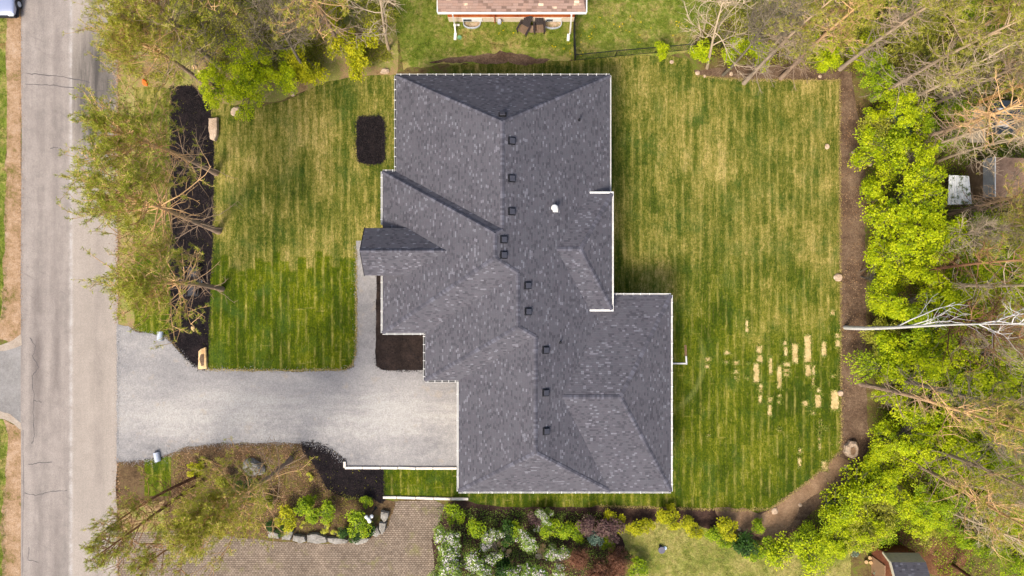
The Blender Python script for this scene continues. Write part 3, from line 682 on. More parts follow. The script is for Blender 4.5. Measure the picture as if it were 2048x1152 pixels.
q, n = onE(1109, 418); M = Matrix.Translation(q) @ n.to_track_quat('Z', 'Y').to_matrix().to_4x4()
b = MB(); b.box(-.2, .2, -.24, .12, .005, .03, M); b.cyl(q, q+V3((-.02, .04, .38)), .15, .15, 16)
for k in range(6):
    a0, a1 = k*math.pi/12, (k+1)*math.pi/12
    cz = q+V3((-.02, .04, .38))
    b.cyl(cz+V3((0, 0, .12*math.sin(a0))), cz+V3((0, 0, .12*math.sin(a1))), .21*math.cos(a0), max(.01, .21*math.cos(a1)), 18)
b.build('exhaust_cap', WHITE, roof)
# downspout elbow lying on the rear lawn
b = MB(); b.bar(W(1338, 727, .06), W(1373, 727, .06), .10, .08); b.bar(W(1373, 729, .06), W(1372, 712, .06), .10, .08)
tag(b.build('downspout_extension', WHITE, None, .01), 'white downspout pipe bent on the grass behind the house', 'downspout')
tag(sheet('straw_strip', [(1368, 690), (1373, 690), (1374, 712), (1369, 712)], SOIL_PALE, 9, .03), None, None)

# ------------------------------------------------------------------ neighbour house (top)
nh = empty('neighbour_house', (0, 18.6, 0), 'neighbour house with brown shingles, white fascia and orange wood siding', 'house')
Yw = 18.62; zn = 3.0; X0, X1 = EX(876, zn), EX(1172, zn); Yn0 = EY(24, zn); Yn1 = Yn0+9; hn = 1.9
def loc(o): o.location = (0, -18.6, 0); return o
RV, RF, RU = [], [], []
ym = (Yn0+Yn1)/2
k0, k1 = V3((X0, Yn0, zn)), V3((X1, Yn0, zn)); k2, k3 = V3((X1, Yn1, zn)), V3((X0, Yn1, zn)); ra, rb = V3((X0, ym, zn+hn)), V3((X1-1.3, ym, zn+hn))
face([k0, k1, rb, ra], EWd); face([k3, k2, rb, ra], EWd); face([k1, k2, rb], NS)
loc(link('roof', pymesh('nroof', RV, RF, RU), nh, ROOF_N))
b = MB(); b.box(X0-.03, X1+.03, Yn0-.10, Yn0-.004, zn-.14, zn+.0); b.box(X1+.004, X1+.08, Yn0, Yn1, zn-.14, zn+.02); b.box(X0-.08, X0-.004, Yn0, Yn1, zn-.14, zn+.02); loc(b.build('gutter', WHITE, nh))
xa, xb = EX(898, 0), EX(1148, 0)
b = MB(); b.box(xa, xb, Yw+.03, Yw+8, .8, zn-.02); loc(b.build('wall', WOODO, nh))
b = MB(); b.box(xa, xb, Yw, Yw+8, 0, .795); loc(b.build('foundation', FOUND, nh))
for a_, b_ in ((925, 965), (1090, 1122)):
    f = MB(); f.box(EX(a_, 0), EX(b_, 0), Yw-.05, Yw-.003, .18, .68); fo = loc(f.build('window', WHITE, nh))
    m_ = (EX(a_, 0)+EX(b_, 0))/2; f = MB(); f.box(EX(a_, 0)+.08, m_-.04, Yw-.065, Yw-.052, .26, .60); f.build('pane', GLASS, fo)
for cx, cw in ((944, 17), (1105, 18)):
    b = MB(); n = 12; r = cw*S
    for k in range(n):
        t0, t1 = math.pi*k/n, math.pi*(k+1)/n; xx = EX(cx, 0)
        b.bar((xx-r*math.cos(t0), Yw-.05-r*.72*math.sin(t0)**.6, .12), (xx-r*math.cos(t1), Yw-.05-r*.72*math.sin(t1)**.6, .12), .04, .24)
    loc(b.build('window_well', GALV, nh))
    pts = [(EX(cx, 0)-r*.94, Yw-.02)]+[(EX(cx, 0)-r*.94*math.cos(math.pi*k/10), Yw-.05-r*.68*math.sin(math.pi*k/10)**.6) for k in range(1, 10)]+[(EX(cx, 0)+r*.94, Yw-.02)]
    b = MB(); b.prism(pts, .016, .05); loc(b.build('well_gravel', STONE, nh))
for top, kn, end, br in (((905, 28), (909, 48), (911, 80), (912, 50)), ((1143, 28), (1140, 66), (1137, 82), (1138, 70))):
    b = MB(); b.bar(W(top[0], top[1], 2.9), W(kn[0], kn[1], .5), .09, .07); b.bar(W(kn[0], kn[1], .5), W(end[0], end[1]-12, .06), .10, .08); b.bar(W(end[0], end[1]-14, .06), W(end[0]-1, end[1], .05), .18, .10)
    loc(b.build('downspout', WHITE, nh))
b = MB(); b.bar(W(907, 50, .1), W(919, 50, .1), .12, .08); loc(b.build('drain_pipe', WHITE, nh))
b = MB(); b.cyl((EX(999, 0), Yw-.18, .35), (EX(999, 0), Yw-.18, .75), .14, .12); b.box(EX(999, 0)-.12, EX(999, 0)+.12, Yw-.3, Yw-.06, .5, .7); loc(b.build('gas_meter', GALV, nh))
b = MB(); b.cyl((EX(990, 0), Yw-.08, 0), (EX(990, 0), Yw-.08, 2.8), .03, .03); loc(b.build('copper_pipe', WOODO, nh))
b = MB(); b.cyl(W(919, 75, .02), W(919, 75, .07), .16, .15, 20); tag(b.build('valve_lid', plain('green_plastic', (92, 140, 100)), None), 'round green lid in the grass beside the left downspout', 'lid')
# two reclining chairs and a stump between them
def lounge(px, py, rz, label):
    e = empty('lounge_chair', W(px, py), label, 'chair', 'dark wooden chairs by the neighbour wall', rz)
    b = MB()
    for k in range(5): b.box(-.28+k*.115, -.28+k*.115+.10, -.45, .1, .33, .36)
    b.build('seat', MIXWOOD, e)
    b = MB(); Mx = Matrix.Translation((0, .1, .34)) @ Matrix.Rotation(R(50), 4, 'X')
    for k in range(5): b.box(-.28+k*.115, -.28+k*.115+.107, 0, .85, -.02, .02, Mx)
    b.build('backrest', DARKWOOD, e)
    for sx in (-1, 1):
        b = MB(); b.box(sx*.36-.07, sx*.36+.07, -.5, .25, .55, .58); b.build('armrest', DARKWOOD, e)
        for sy in (-.42, .15):
            b = MB(); b.box(sx*.33-.03, sx*.33+.03, sy-.04, sy+.04, 0, .55); b.build('leg', DARKWOOD, e)
    return e
lounge(1049, 58, R(-28), 'dark wooden chair turned left of the round stump by the neighbour wall')
lounge(1078, 56, R(2), 'dark wooden chair with pale front slats right of the stump')
b = MB(); b.cyl(W(1063, 58, 0), W(1063, 58, .42), .26, .24, 18); tag(b.build('log_stump', MIXWOOD, None, .01), 'round brown stump table between the two dark chairs', 'stump')
# black chain link fence
fe = empty('wire_fence', W(1148, 75), 'black wire fence running down beside the neighbour house and along the lawn', 'fence')
FP = [(1147, 28), (1147, 60), (1147, 92), (1149, 121), (1230, 113), (1310, 106), (1380, 100), (1440, 96)]
def floc(o): o.location = -W(1148, 75); return o
for a_ in FP:
    q = W(*a_); b = MB(); b.cyl(q, q+V3((0, 0, 1.25)), .03, .03, 8); floc(b.build('post', BLACK, fe))
mb = MB()
for i, (a_, b_) in enumerate(zip(FP[:-1], FP[1:])):
    qa, qb = W(*a_), W(*b_); L = (qb-qa).length; d = (qb-qa)/L
    mb.bar(qa+V3((0, 0, 1.2)), qb+V3((0, 0, 1.2)), .04, .04); mb.bar(qa+V3((0, 0, .05)), qb+V3((0, 0, .05)), .02, .02)
    st_ = .05 if i < 3 else .16
    for k in range(int(L/st_)):
        mb.bar(qa+d*(k*st_)+V3((0, 0, .05)), qa+d*(k*st_)+V3((0, 0, 1.2)), .012, .012)
    for z in (np.arange(.15, 1.15, .1 if i < 3 else .3)): mb.bar(qa+V3((0, 0, z)), qb+V3((0, 0, z)), .010, .010)
floc(mb.build('wire_mesh', BLACK, fe))

# ------------------------------------------------------------------ stones
def rock(px, py, rx, ry, rz_, h, mat, label, name='boulder', sub=3, group=None, cat='rock', ang=.28):
    bm = bmesh.new(); bmesh.ops.create_icosphere(bm, subdivisions=sub, radius=1)
    sd_ = Vector((px*.37, py*.13, 4.2))
    for v in bm.verts:
        d = v.co.normalized(); n = mnoise.noise(d*1.2+sd_)*ang+mnoise.noise(d*3.1+sd_)*ang*.35+mnoise.noise(d*8+sd_)*ang*.08
        q = d*(1+n); m_ = max(abs(q.x), abs(q.y)); q *= (1+.12*(1-m_))
        v.co = Vector((q.x*rx, q.y*ry, min(q.z, .75)*h))
    me = bpy.data.meshes.new(name); bm.to_mesh(me); bm.free()
    o = link(name, me, None, mat); o.location = W(px, py); o.location.z = .0; o.rotation_euler = (0, 0, R(rz_))
    return tag(o, label, cat, group)
def slab(pts, h, mat, label, name='stone_slab', inset=.05, group=None, cat='stone', zb_=-.02, rough=.03):
    P = [W(*q) for q in pts]; cx = sum((q for q in P), V3((0, 0, 0)))/len(P)
    bm = bmesh.new(); rings = []
    dense = []
    for i, a in enumerate(P):
        b2 = P[(i+1) % len(P)]; n = max(2, int((b2-a).length/.12))
        for k in range(n):
            q = a.lerp(b2, k/n); q = q+V3((random.uniform(-1, 1), random.uniform(-1, 1), 0))*rough*.6; dense.append(q)
    for s_, zz in ((1.0, zb_), (1.0, h*.72), (1-inset/((P[0]-cx).length), h), (.5, h*1.04)):
        rings.append([bm.verts.new((cx.x+(q.x-cx.x)*s_, cx.y+(q.y-cx.y)*s_, zz+(mnoise.noise(q*3*s_)*rough if zz > 0 else 0))) for q in dense])
    n = len(dense)
    for r0, r1 in zip(rings[:-1], rings[1:]):
        for i in range(n): bm.faces.new((r0[i], r0[(i+1) % n], r1[(i+1) % n], r1[i]))
    ct = bm.verts.new((cx.x, cx.y, h*1.05))
    for i in range(n): bm.faces.new((rings[-1][i], rings[-1][(i+1) % n], ct))
    bmesh.ops.recalc_face_normals(bm, faces=bm.faces[:])
    me = bpy.data.meshes.new(name); bm.to_mesh(me); bm.free()
    return tag(link(name, me, None, mat), label, cat, group)
slab([(421, 238), (438, 237), (438, 270), (433, 284), (424, 280), (421, 260)], .35, STONE, 'long pale stone slab between the black mulch and the front lawn')
slab([(399, 702), (404, 697), (414, 694), (416, 737), (398, 738)], .22, STONE_O, 'orange tan stone with a brown hollow at the lower end of the mulch')
sheet('stone_hollow', [(405, 706), (411, 707), (411, 730), (406, 732), (402, 718)], SOIL, 1, .02, 'stuff', 'brown patch of soil in the hollow of the orange tan stone', 'soil', .1).location.z = .245
rock(387, 657, .15, .2, 0, .2, STONE_O, 'small tan rock alone in the black mulch bed')
rock(473, 224, .38, .34, 10, .4, STONE, 'pale rock on the lawn edge below the yellow maple')
rock(508, 934, .78, .56, -25, .7, STONE_G, 'large grey boulder in the brown planting bed')
slab([(1688, 890), (1697, 881), (1708, 882), (1713, 892), (1711, 908), (1704, 916), (1690, 911), (1686, 902)], .45, STONE, 'large pale boulder on the soil path at the lawn corner', 'boulder', .12, cat='rock')
rock(1676, 555, .32, .26, 20, .25, STONE, 'angular pale rock at the right edge of the back lawn')
rock(1654, 293, .17, .2, 20, .15, STONE, 'small pinkish rock in the upper right of the back lawn')
rock(770, 143, .30, .2, 10, .25, STONE, 'small pinkish rock left of the house roof corner')
rock(1680, 786, .2, .2, 10, .25, STONE, 'small pale rock beside the bare straw patches')
for k, (a_, b_, r_) in enumerate([(1343, 124, .14), (1395, 146, .16), (1462, 148, .14), (1409, 152, .1), (1640, 153, .12), (1706, 305, .12), (1740, 329, .14), (1549, 1022, .24), (1600, 1010, .14), (1692, 935, .14), (1478, 1058, .12), (1755, 1010, .22), (586, 188, .16), (1715, 1090, .0)]):
    if r_: rock(a_, b_, r_*1.1, r_, k*40, .7*r_, STONE, ['small pale stone by the wire fence end', 'pale stone at the top left corner of the soil border', 'second stone along the top soil border', 'tiny stone low on the top soil border', 'small stone near the top right lawn corner', 'small stone on the right soil border near the top', 'small stone under the right maples near the top', 'white stone on the pale soil path', 'small stone on the path near the lawn curve', 'stone just below the large pale boulder', 'round stone at the end of the yellow hedge', 'round orange stone in the lower right bushes', 'small stone under the gray bare tree on the left'][k], sub=2)
sheet('stone_hollow', [(1694, 893), (1701, 890), (1705, 898), (1701, 906), (1694, 906)], SOIL_PALE, 1, .02, 'stuff', 'brown patch in the hollow of the large pale boulder', 'soil', .1).location.z = .50
# retaining stones round the planting bed
for k, pts in enumerate([[(537, 1056), (560, 1064), (562, 1074), (540, 1072)], [(566, 1076), (567, 1066), (572, 1052), (586, 1055), (589, 1062), (584, 1077)], [(589, 1066), (612, 1070), (616, 1080), (604, 1083), (588, 1078)],
                         [(616, 1066), (634, 1064), (654, 1070), (657, 1081), (640, 1084), (617, 1081)], [(657, 1072), (686, 1073), (699, 1076), (697, 1082), (674, 1085), (658, 1080)],
                         [(706, 1071), (744, 1073), (735, 1081), (716, 1087), (706, 1082)], [(742, 1066), (756, 1050), (763, 1064), (755, 1071)], [(760, 1042), (774, 1042), (771, 1060), (765, 1067), (760, 1056)], [(763, 1019), (779, 1023), (777, 1035), (770, 1042), (763, 1033)]]):
    slab(pts, .38, STONE_G, 'grey retaining stone of the planting bed, ' + ['leftmost and half hidden', 'tall one second from the left', 'low one third from the left', 'largest middle block', 'long one below the yellow hostas', 'pointed one right of the middle', 'slanted one at the right curve', 'narrow one leaning on the curve', 'pale one nearest the white curb'][k], 'retaining_stone', .05, 'stones round the planting bed')
# white curbs
for pts, lab in (([(690, 922), (690, 935), (725, 935), (761, 935), (796, 935), (832, 936), (866, 936), (914, 936)], 'white cut stone curb along the lower edge of the gravel driveway'), ([(766, 994), (794, 994), (832, 995), (868, 996), (902, 997), (937, 997)], 'white stone curb between the small sod strip and the paver driveway')):
    e = empty('stone_curb', W(*pts[0]), lab, 'curb')
    for a_, b_ in zip(pts[:-1], pts[1:]):
        q0, q1 = W(*a_), W(*b_); d = (q1-q0).normalized()
        b = MB(); b.bar(q0+d*.02+V3((0, 0, .05)), q1-d*.015+V3((0, random.uniform(-.02, .02), .05)), .16, .20); o = b.build('block', CURB, e, .015); o.location = -W(*pts[0])
# culvert pipe ends
for px, py, lab in ((322, 672, 'upper galvanised culvert pipe end between verge lawn and gravel'), (316, 913, 'lower galvanised culvert pipe end between gravel and the small verge lawn')):
    e = empty('culvert_pipe', W(px, py), lab, 'pipe', 'culvert pipe ends')
    V = []; F = []; n = 20; m_ = 24
    for j in range(m_+1):
        yy = .32-j*.64/m_; rr = .20+.010*math.cos(j*1.57*2)
        for i in range(n): a_ = 2*math.pi*i/n; V.append((rr*math.cos(a_), yy, .12+rr*math.sin(a_)))
    for j in range(m_):
        for i in range(n): F.append([j*n+i, j*n+(i+1) % n, (j+1)*n+(i+1) % n, (j+1)*n+i])
    link('pipe_shell', pymesh('culvert', V, F), e, GALV); b = MB(); b.cyl((0, .30, .12), (0, .29, .12), .185, .185, 20); b.build('pipe_mouth', DARKIN, e)  # dark disc stands in for the shade inside the pipe
    if py > 800: e.rotation_euler = (0, 0, R(12))
# black utility frame in the mulch
e = empty('metal_cart', W(384, 566), 'low black metal frame cart standing in the mulch under the pine', 'cart')
for sx in (-.62, .62):
    b = MB(); b.box(sx-.04, sx+.04, -.9, 1.1, .38, .46); b.build('side_rail', BLACK, e, .01)
b = MB(); [b.box(-.6, .6, y-.04, y+.04, .36, .44) for y in (-.88, -.2, .45, 1.08)]; b.build('cross_bars', BLACK, e)
b = MB(); b.box(-.1, .5, .5, 1.0, .40, .47); b.build('deck_panel', plain('dark_panel', (52, 50, 54)), e, .01)
b = MB(); b.box(-.1, .45, -.85, -.25, .38, .44); b.build('deck_panel', plain('dark_panel_b', (40, 39, 44)), e, .01)
for sx in (-.72, .72):
    b = MB(); b.cyl((sx-.06, .1, .22), (sx+.06, .1, .22), .22, .22, 20); wl = b.build('wheel', BLACK, e, .02)
    b = MB(); b.cyl((sx-.065, .1, .22), (sx+.065, .1, .22), .1, .1, 12); b.build('rim', GALV, wl)
# orange items on the left verge
def blob(px, py, rx, ry, h, mat, label, name, cat): return rock(px, py, rx, ry, 30, h, mat, label, name, 3, None, cat, .5)
blob(291, 165, .17, .26, .25, ORANGE, 'crumpled orange bag on the ground near the road', 'plastic_bag', 'bag')
blob(390, 134, .16, .15, .2, STONE_O, 'upper orange stone under the left pines', 'boulder', 'rock'); blob(399, 144, .12, .12, .18, STONE_O, 'lower orange stone under the left pines', 'boulder', 'rock')
# garden lamp with white globes
e = empty('garden_lamp', W(751, 1016), 'garden lamp post with four white globes in the planting bed', 'lamp')
b = MB(); b.cyl((0, 0, 0), (0, 0, 2.0), .05, .035); b.cyl((0, 0, 0), (0, 0, .1), .12, .1); b.build('pole', BLACK, e)
hub = V3((0, 0, 2.0)); GLOBE = plain('opal_globe', (245, 244, 240), .25, 0, .01)
for k in range(4):
    a_ = k*math.pi/2+.5; r_ = .20 if k < 3 else 0; q = hub+V3((r_*math.cos(a_*1.33), r_*math.sin(a_*1.33), .12 if k < 3 else .32))
    b = MB(); b.cyl(hub, q-V3((0, 0, .1)), .015, .015, 6); b.build('arm', BLACK, e)
    bm = bmesh.new(); bmesh.ops.create_icosphere(bm, subdivisions=3, radius=.125); me = bpy.data.meshes.new('globe'); bm.to_mesh(me); bm.free()
    for f in me.polygons: f.use_smooth = True
    go = link('globe', me, e, GLOBE); go.location = q
# bag with pale lid on the lower lawn
e = empty('garden_tub', W(1322, 1098), 'grey tub with a pale blue lid lying on the lower neighbour lawn', 'tub')
b = MB(); b.cyl((0, 0, 0), (0, 0, .25), .2, .24, 16); b.build('tub', plain('grey_plastic', (96, 92, 104)), e, .01)
b = MB(); b.cyl((.26, .08, .02), (.26, .08, .07), .13, .13, 16); b.build('lid', plain('pale_blue_plastic', (196, 212, 226)), e)
b = MB(); b.cyl((-.08, .3, .0), (-.04, .2, .1), .09, .09, 10); b.build('hose_end', BLACK, e)
for k, (a_, b_) in enumerate([(1740, 1116), (1733, 1124), (1742, 1125)]):
    bb = MB(); bb.cyl(W(a_, b_, 0), W(a_, b_, .28), .13, .12, 14); tag(bb.build('log_stump', STONE_O, None, .01), 'cut log standing left of the barn roofed shed, ' + ['topmost of three', 'leftmost of three', 'rightmost of three'][k], 'log', 'cut logs by the shed')

# ------------------------------------------------------------------ shed bottom right (gambrel)
e = empty('garden_shed', W(1815, 1150), 'small barn roofed shed with tan lower and dark upper shingles', 'shed')
def sl(o): o.location = -W(1815, 1150); return o
sx0, sx1 = 25.05, 27.4
prof = [(-17.85, 1.75), (-18.15, 2.6), (-19.3, 3.3), (-20.45, 2.6), (-20.75, 1.75)]
TANR = plain('tan_faded_shingle', (172, 160, 132), .9, 0, .12, 5)
for i in range(4):
    (ya, za), (yb, zb2) = prof[i], prof[i+1]
    RV, RF, RU = [], [], []
    face([V3((sx0, ya, za)), V3((sx1, ya, za)), V3((sx1, yb, zb2)), V3((sx0, yb, zb2))], EWd)
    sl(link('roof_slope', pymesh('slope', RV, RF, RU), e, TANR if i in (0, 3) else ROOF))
b = MB()
for (ya, za), (yb, zb2) in zip(prof[:-1], prof[1:]): b.bar((sx0-.02, ya, za-.03), (sx0-.02, yb, zb2-.03), .09, .14)
sl(b.build('bargeboard', plain('cream_trim', (206, 196, 170)), e))
k = [( -17.95, 0)]+[(y*1.0+(.05 if y < -19 else -.05), z-.05) for y, z in prof]+[(-20.65, 0)]
V = [(sx0+.12, y, z) for y, z in k]+[(sx1-.08, y, z) for y, z in k]; n = len(k)
F = [[i, (i+1) % n, n+(i+1) % n, n+i] for i in range(n)]+[list(range(n)), list(range(2*n-1, n-1, -1))]
REDWOOD = m_ground('red_brown_boards', [(96, 58, 42), (126, 78, 56), (142, 94, 68)], 1, 6, 18, .3, .4)
sl(link('wall', pymesh('shedwall', V, F), e, REDWOOD))
b = MB(); b.box(sx0+.06, sx0+.118, -19.9, -18.7, .05, 1.8); sl(b.build('door', plain('shed_door', (150, 120, 92)), e, .01))
b = MB(); b.box(22.6, 22.72, -17.4, -15.9, .0, .9); tag(b.build('pallet', DARKWOOD, None), 'dark narrow board standing above the barn roofed shed', 'board')
# ------------------------------------------------------------------ structures right
e = empty('tool_shed', W(2010, 360), 'shed with one grey and one brown roof slope and a white ridge', 'shed')
def sl2(o): o.location = -W(2010, 360); return o
zs0, zs1 = 2.0, 2.7; rx_ = EX(1990, zs1); x0_, x1_ = EX(1966, zs0), EX(2090, zs0); y0_, y1_ = EY(396, zs0), EY(318, zs0)
GR = plain('grey_metal_roof', (122, 124, 124), .6, 0, .2, 2); BR = m_ground('brown_plywood_roof', [(128, 100, 80), (158, 126, 100), (172, 142, 114)], .8, 5, 18, .3, .3)
sl2(link('roof_slope', pymesh('s', [(x0_, y0_, zs0), (rx_, y0_, zs1), (rx_, y1_, zs1), (x0_, y1_, zs0)], [[0, 1, 2, 3]]), e, GR))
sl2(link('roof_slope', pymesh('s', [(rx_, y0_, zs1), (x1_, y0_, zs0), (x1_, y1_, zs0), (rx_, y1_, zs1)], [[0, 1, 2, 3]]), e, BR))
b = MB(); b.bar((rx_, y0_, zs1+.02), (rx_, y1_, zs1+.02), .06, .03); sl2(b.build('ridge_strip', WHITE, e))
b = MB(); b.box(x0_+.15, x1_-.15, y0_+.1, y1_-.1, 0, zs0-.05); sl2(b.build('wall', MIXWOOD, e))
e = empty('corrugated_lean_to', W(1918, 380), 'small lean to with white corrugated roof panel under the trees', 'shelter')
V = []; F = []; n = 40; q0, q1, q2, q3 = W(1898, 350, 1.9), W(1938, 352, 1.9), W(1944, 408, 1.5), W(1895, 410, 1.5)
for i in range(n+1):
    f_ = i/n; zz = .03*math.sin(f_*2*math.pi*9)
    a_ = q0.lerp(q1, f_); b2 = q3.lerp(q2, f_); V += [(a_.x, a_.y, a_.z+zz), (b2.x, b2.y, b2.z+zz)]
F = [[2*i, 2*i+1, 2*i+3, 2*i+2] for i in range(n)]
def m_corr():
    t = NT('mossy_white_sheet', .6, .3); a_ = t.noise(t.pos(), 3.2, 5, .75); 
    return t.col(t.ramp(a_, [(.42, lin(96, 108, 70)), (.47, lin(212, 214, 210)), (.7, lin(238, 238, 236))]))
o = link('roof_panel', pymesh('corr', V, F), e, m_corr()); o.location = -W(1918, 380)
for q in (q0, q1, q2, q3):
    b = MB(); b.cyl((q.x*.99, q.y*.99, 0), (q.x*.99, q.y*.99, q.z-.05), .05, .05, 8); o = b.build('post', MIXWOOD, e); o.location = -W(1918, 380)
e = empty('storage_platform', W(1946, 252), 'weathered plank platform beside the dark tarp roof', 'platform')
b = MB()
for k in range(9): b.box(-.56+k*.125, -.56+k*.125+.118, -1.25, 1.25, .45, .5)
b.build('planks', plain('grey_planks', (158, 146, 122), .85, 0, .2, 4), e)
for sx in (-.5, .5):
    for sy in (-1.15, 1.15):
        b = MB(); b.box(sx-.05, sx+.05, sy-.05, sy+.05, 0, .45); b.build('leg', MIXWOOD, e)
e = empty('tarp_shelter', W(2010, 242), 'dark tarp covered low roof behind the bare branches', 'shelter')
bm = bmesh.new(); bmesh.ops.create_grid(bm, x_segments=30, y_segments=24, size=1)
for v in bm.verts: v.co = Vector((v.co.x*1.7, v.co.y*1.15, 1.0+.12*mnoise.noise(v.co*3)+.2*(1-abs(v.co.y))))
me = bpy.data.meshes.new('tarp'); bm.to_mesh(me); bm.free(); link('tarp', me, e, plain('dark_tarp', (62, 66, 70), .6, 0, .2, 3))
for sx in (-1.6, 1.6):
    for sy in (-1.05, 1.05):
        b = MB(); b.box(sx-.05, sx+.05, sy-.05, sy+.05, 0, 1.0); b.build('post', MIXWOOD, e)
for k, (a_, b_, w_) in enumerate([(2002, 247, .2), (2012, 249, .1), (2000, 222, .14), (2011, 220, .14)]):
    b = MB(); q = W(a_, b_, 1.3); b.box(q.x-w_, q.x+w_, q.y-.18, q.y+.18, 1.12, 1.42)
    tag(b.build('storage_box', WHITE, None, .02), ['larger white box on the dark tarp roof', 'narrow white box right of the larger one', 'white box at the upper left of the tarp', 'white box at the upper right of the tarp'][k], 'box', 'white boxes on the tarp')
b = MB(); q = W(1960, 200, 0); b.box(q.x-.09, q.x+.09, q.y-.2, q.y-.02, 0, 4.6); b.box(q.x-.12, q.x+.12, q.y-.23, q.y+.01, 0, .1); tag(b.build('timber_post', plain('new_lumber', (206, 150, 84)), None), 'tall new orange lumber post among the bare branches', 'post')

# ------------------------------------------------------------------ car, top left corner
def car():
    e = empty('parked_car', W(20, -36), 'silver blue car parked on the road edge in the top left corner', 'car')
    PAINT = plain('silver_blue_paint', (176, 182, 204), .22, .55, .03, 1, .6); PLA = plain('black_trim', (34, 34, 38), .6)
    hw, n = .93, 24
    st = [(-2.32, .62, .50, .74), (-2.25, .72, .42, .86), (-1.9, .80, .36, .90), (-1.1, .86, .34, .92), (0, .88, .34, .93), (1.2, .88, .34, .93), (1.9, .92, .36, .90), (2.2, .9, .42, .84), (2.3, .8, .5, .7)]
    V = []; F = []
    for yy, zt, zb_, w_ in st:
        ring = [(-w_*.98, zb_), (-w_, (zt+zb_)/2), (-w_*.97, zt-.06), (-w_*.86, zt), (-w_*.4, zt+.05), (0, zt+.07), (w_*.4, zt+.05), (w_*.86, zt), (w_*.97, zt-.06), (w_, (zt+zb_)/2), (w_*.98, zb_), (0, zb_-.05)]
        V += [(a_, yy, b_) for a_, b_ in ring]
    m_ = 12
    for j in range(len(st)-1):
        for i in range(m_): F.append([j*m_+i, j*m_+(i+1) % m_, (j+1)*m_+(i+1) % m_, (j+1)*m_+i])
    F += [list(range(m_))[::-1], [(len(st)-1)*m_+i for i in range(m_)]]
    me = pymesh('car_body', V, F)
    for f in me.polygons: f.use_smooth = True
    body = link('body', me, e, PAINT); s_ = body.modifiers.new('s', 'SUBSURF'); s_.levels = s_.render_levels = 2
    st = [(-1.15, .9, .90, .78), (-.45, 1.42, .90, .66), (.2, 1.5, .9, .66), (1.3, 1.46, .9, .66), (2.0, .98, .9, .74)]
    V = []; F = []
    for yy, zt, zb_, w_ in st: V += [(-.84, yy, zb_-.05), (-w_, yy, zt-.06), (-w_*.8, yy, zt), (w_*.8, yy, zt), (w_, yy, zt-.06), (.84, yy, zb_-.05)]
    for j in range(len(st)-1):
        for i in range(5): F.append([j*6+i, j*6+i+1, (j+1)*6+i+1, (j+1)*6+i])
    F += [[5, 4, 3, 2, 1, 0], [24, 25, 26, 27, 28, 29]]
    gl = link('glasshouse', pymesh('gh', V, F), e, plain('car_glass', (18, 22, 28), .06, 0, .02, 1, .8))
    b = MB(); b.box(-.56, .56, -.4, 1.3, 1.49, 1.535); b.build('roof_panel', PAINT, e, .02)
    b = MB(); b.box(-.93, .93, -2.34, 2.32, .26, .44); b.build('lower_cladding', PLA, e, .05)
    b = MB(); b.box(-.85, .85, -2.40, -2.24, .3, .6); b.build('bumper', PLA, e, .05)
    for sx in (-1, 1):
        for yy in (-1.42, 1.42):
            b = MB(); b.cyl((sx*.72, yy, .34), (sx*.97, yy, .34), .34, .34, 24); wl = b.build('wheel', PLA, e, .03)
            b = MB(); b.cyl((sx*.9, yy, .34), (sx*.98, yy, .34), .2, .19, 10); b.build('rim', GALV, wl)
        b = MB(); b.box(sx*.62-.2, sx*.62+.2, -2.36, -2.15, .58, .72); b.build('headlight', plain('headlight_lens', (226, 230, 232), .1), e, .04)
        b = MB(); b.box(sx*.98-.1, sx*.98+.1, -.75, -.6, .95, 1.1); b.build('mirror', PAINT, e, .03)
    for f in (-.55, .55):
        pass
    return e
cr = car(); cr.location = W(18, -28); cr.scale = (1.0, 1.0, 1.0)

# ------------------------------------------------------------------ plants: generators
rng = np.random.default_rng(11)
def tube_batch(P, Rd, k):
    """P (M,N,3), Rd (M,N) -> verts, quads"""
    M_, N, _ = P.shape
    T = np.gradient(P, axis=1); T /= np.linalg.norm(T, axis=2, keepdims=True)+1e-9
    ref = np.where(np.abs(T[..., 2:3]) > .9, np.array([1., 0, 0]), np.array([0, 0, 1.]))
    U = np.cross(T, ref); U /= np.linalg.norm(U, axis=2, keepdims=True)+1e-9
    Vv = np.cross(T, U)
    a = np.arange(k)*2*np.pi/k
    ring = P[:, :, None]+Rd[:, :, None, None]*(U[:, :, None]*np.cos(a)[None, None, :, None]+Vv[:, :, None]*np.sin(a)[None, None, :, None])
    idx = np.arange(M_*N*k).reshape(M_, N, k)
    a0, a1 = idx[:, :-1], idx[:, 1:]
    F = np.stack([a0, np.roll(a0, -1, 2), np.roll(a1, -1, 2), a1], -1).reshape(-1, 4)
    return ring.reshape(-1, 3), F
def merge(parts):
    Vs, Fs, o = [], [], 0
    for V, F in parts: Vs.append(V); Fs.append(F+o); o += len(V)
    return np.concatenate(Vs), np.concatenate(Fs)
def leaves(Cn, D, Nn, L, Wd, fold=.0):
    """rhombic leaves: centre base Cn, direction D, normal Nn"""
    D = D/(np.linalg.norm(D, axis=1, keepdims=True)+1e-9); Sd = np.cross(D, Nn); Sd /= np.linalg.norm(Sd, axis=1, keepdims=True)+1e-9
    L = L[:, None]; Wd = Wd[:, None]
    V = np.stack([Cn, Cn+D*L*.45+Sd*Wd*.5, Cn+D*L, Cn+D*L*.45-Sd*Wd*.5], 1).reshape(-1, 3)
    F = np.arange(len(Cn)*4).reshape(-1, 4); return V, F
def rdir(n, zlo=-1, zhi=1):
    a = rng.uniform(0, 2*np.pi, n); z = rng.uniform(zlo, zhi, n); r = np.sqrt(np.maximum(0, 1-z*z)); return np.stack([r*np.cos(a), r*np.sin(a), z], 1)
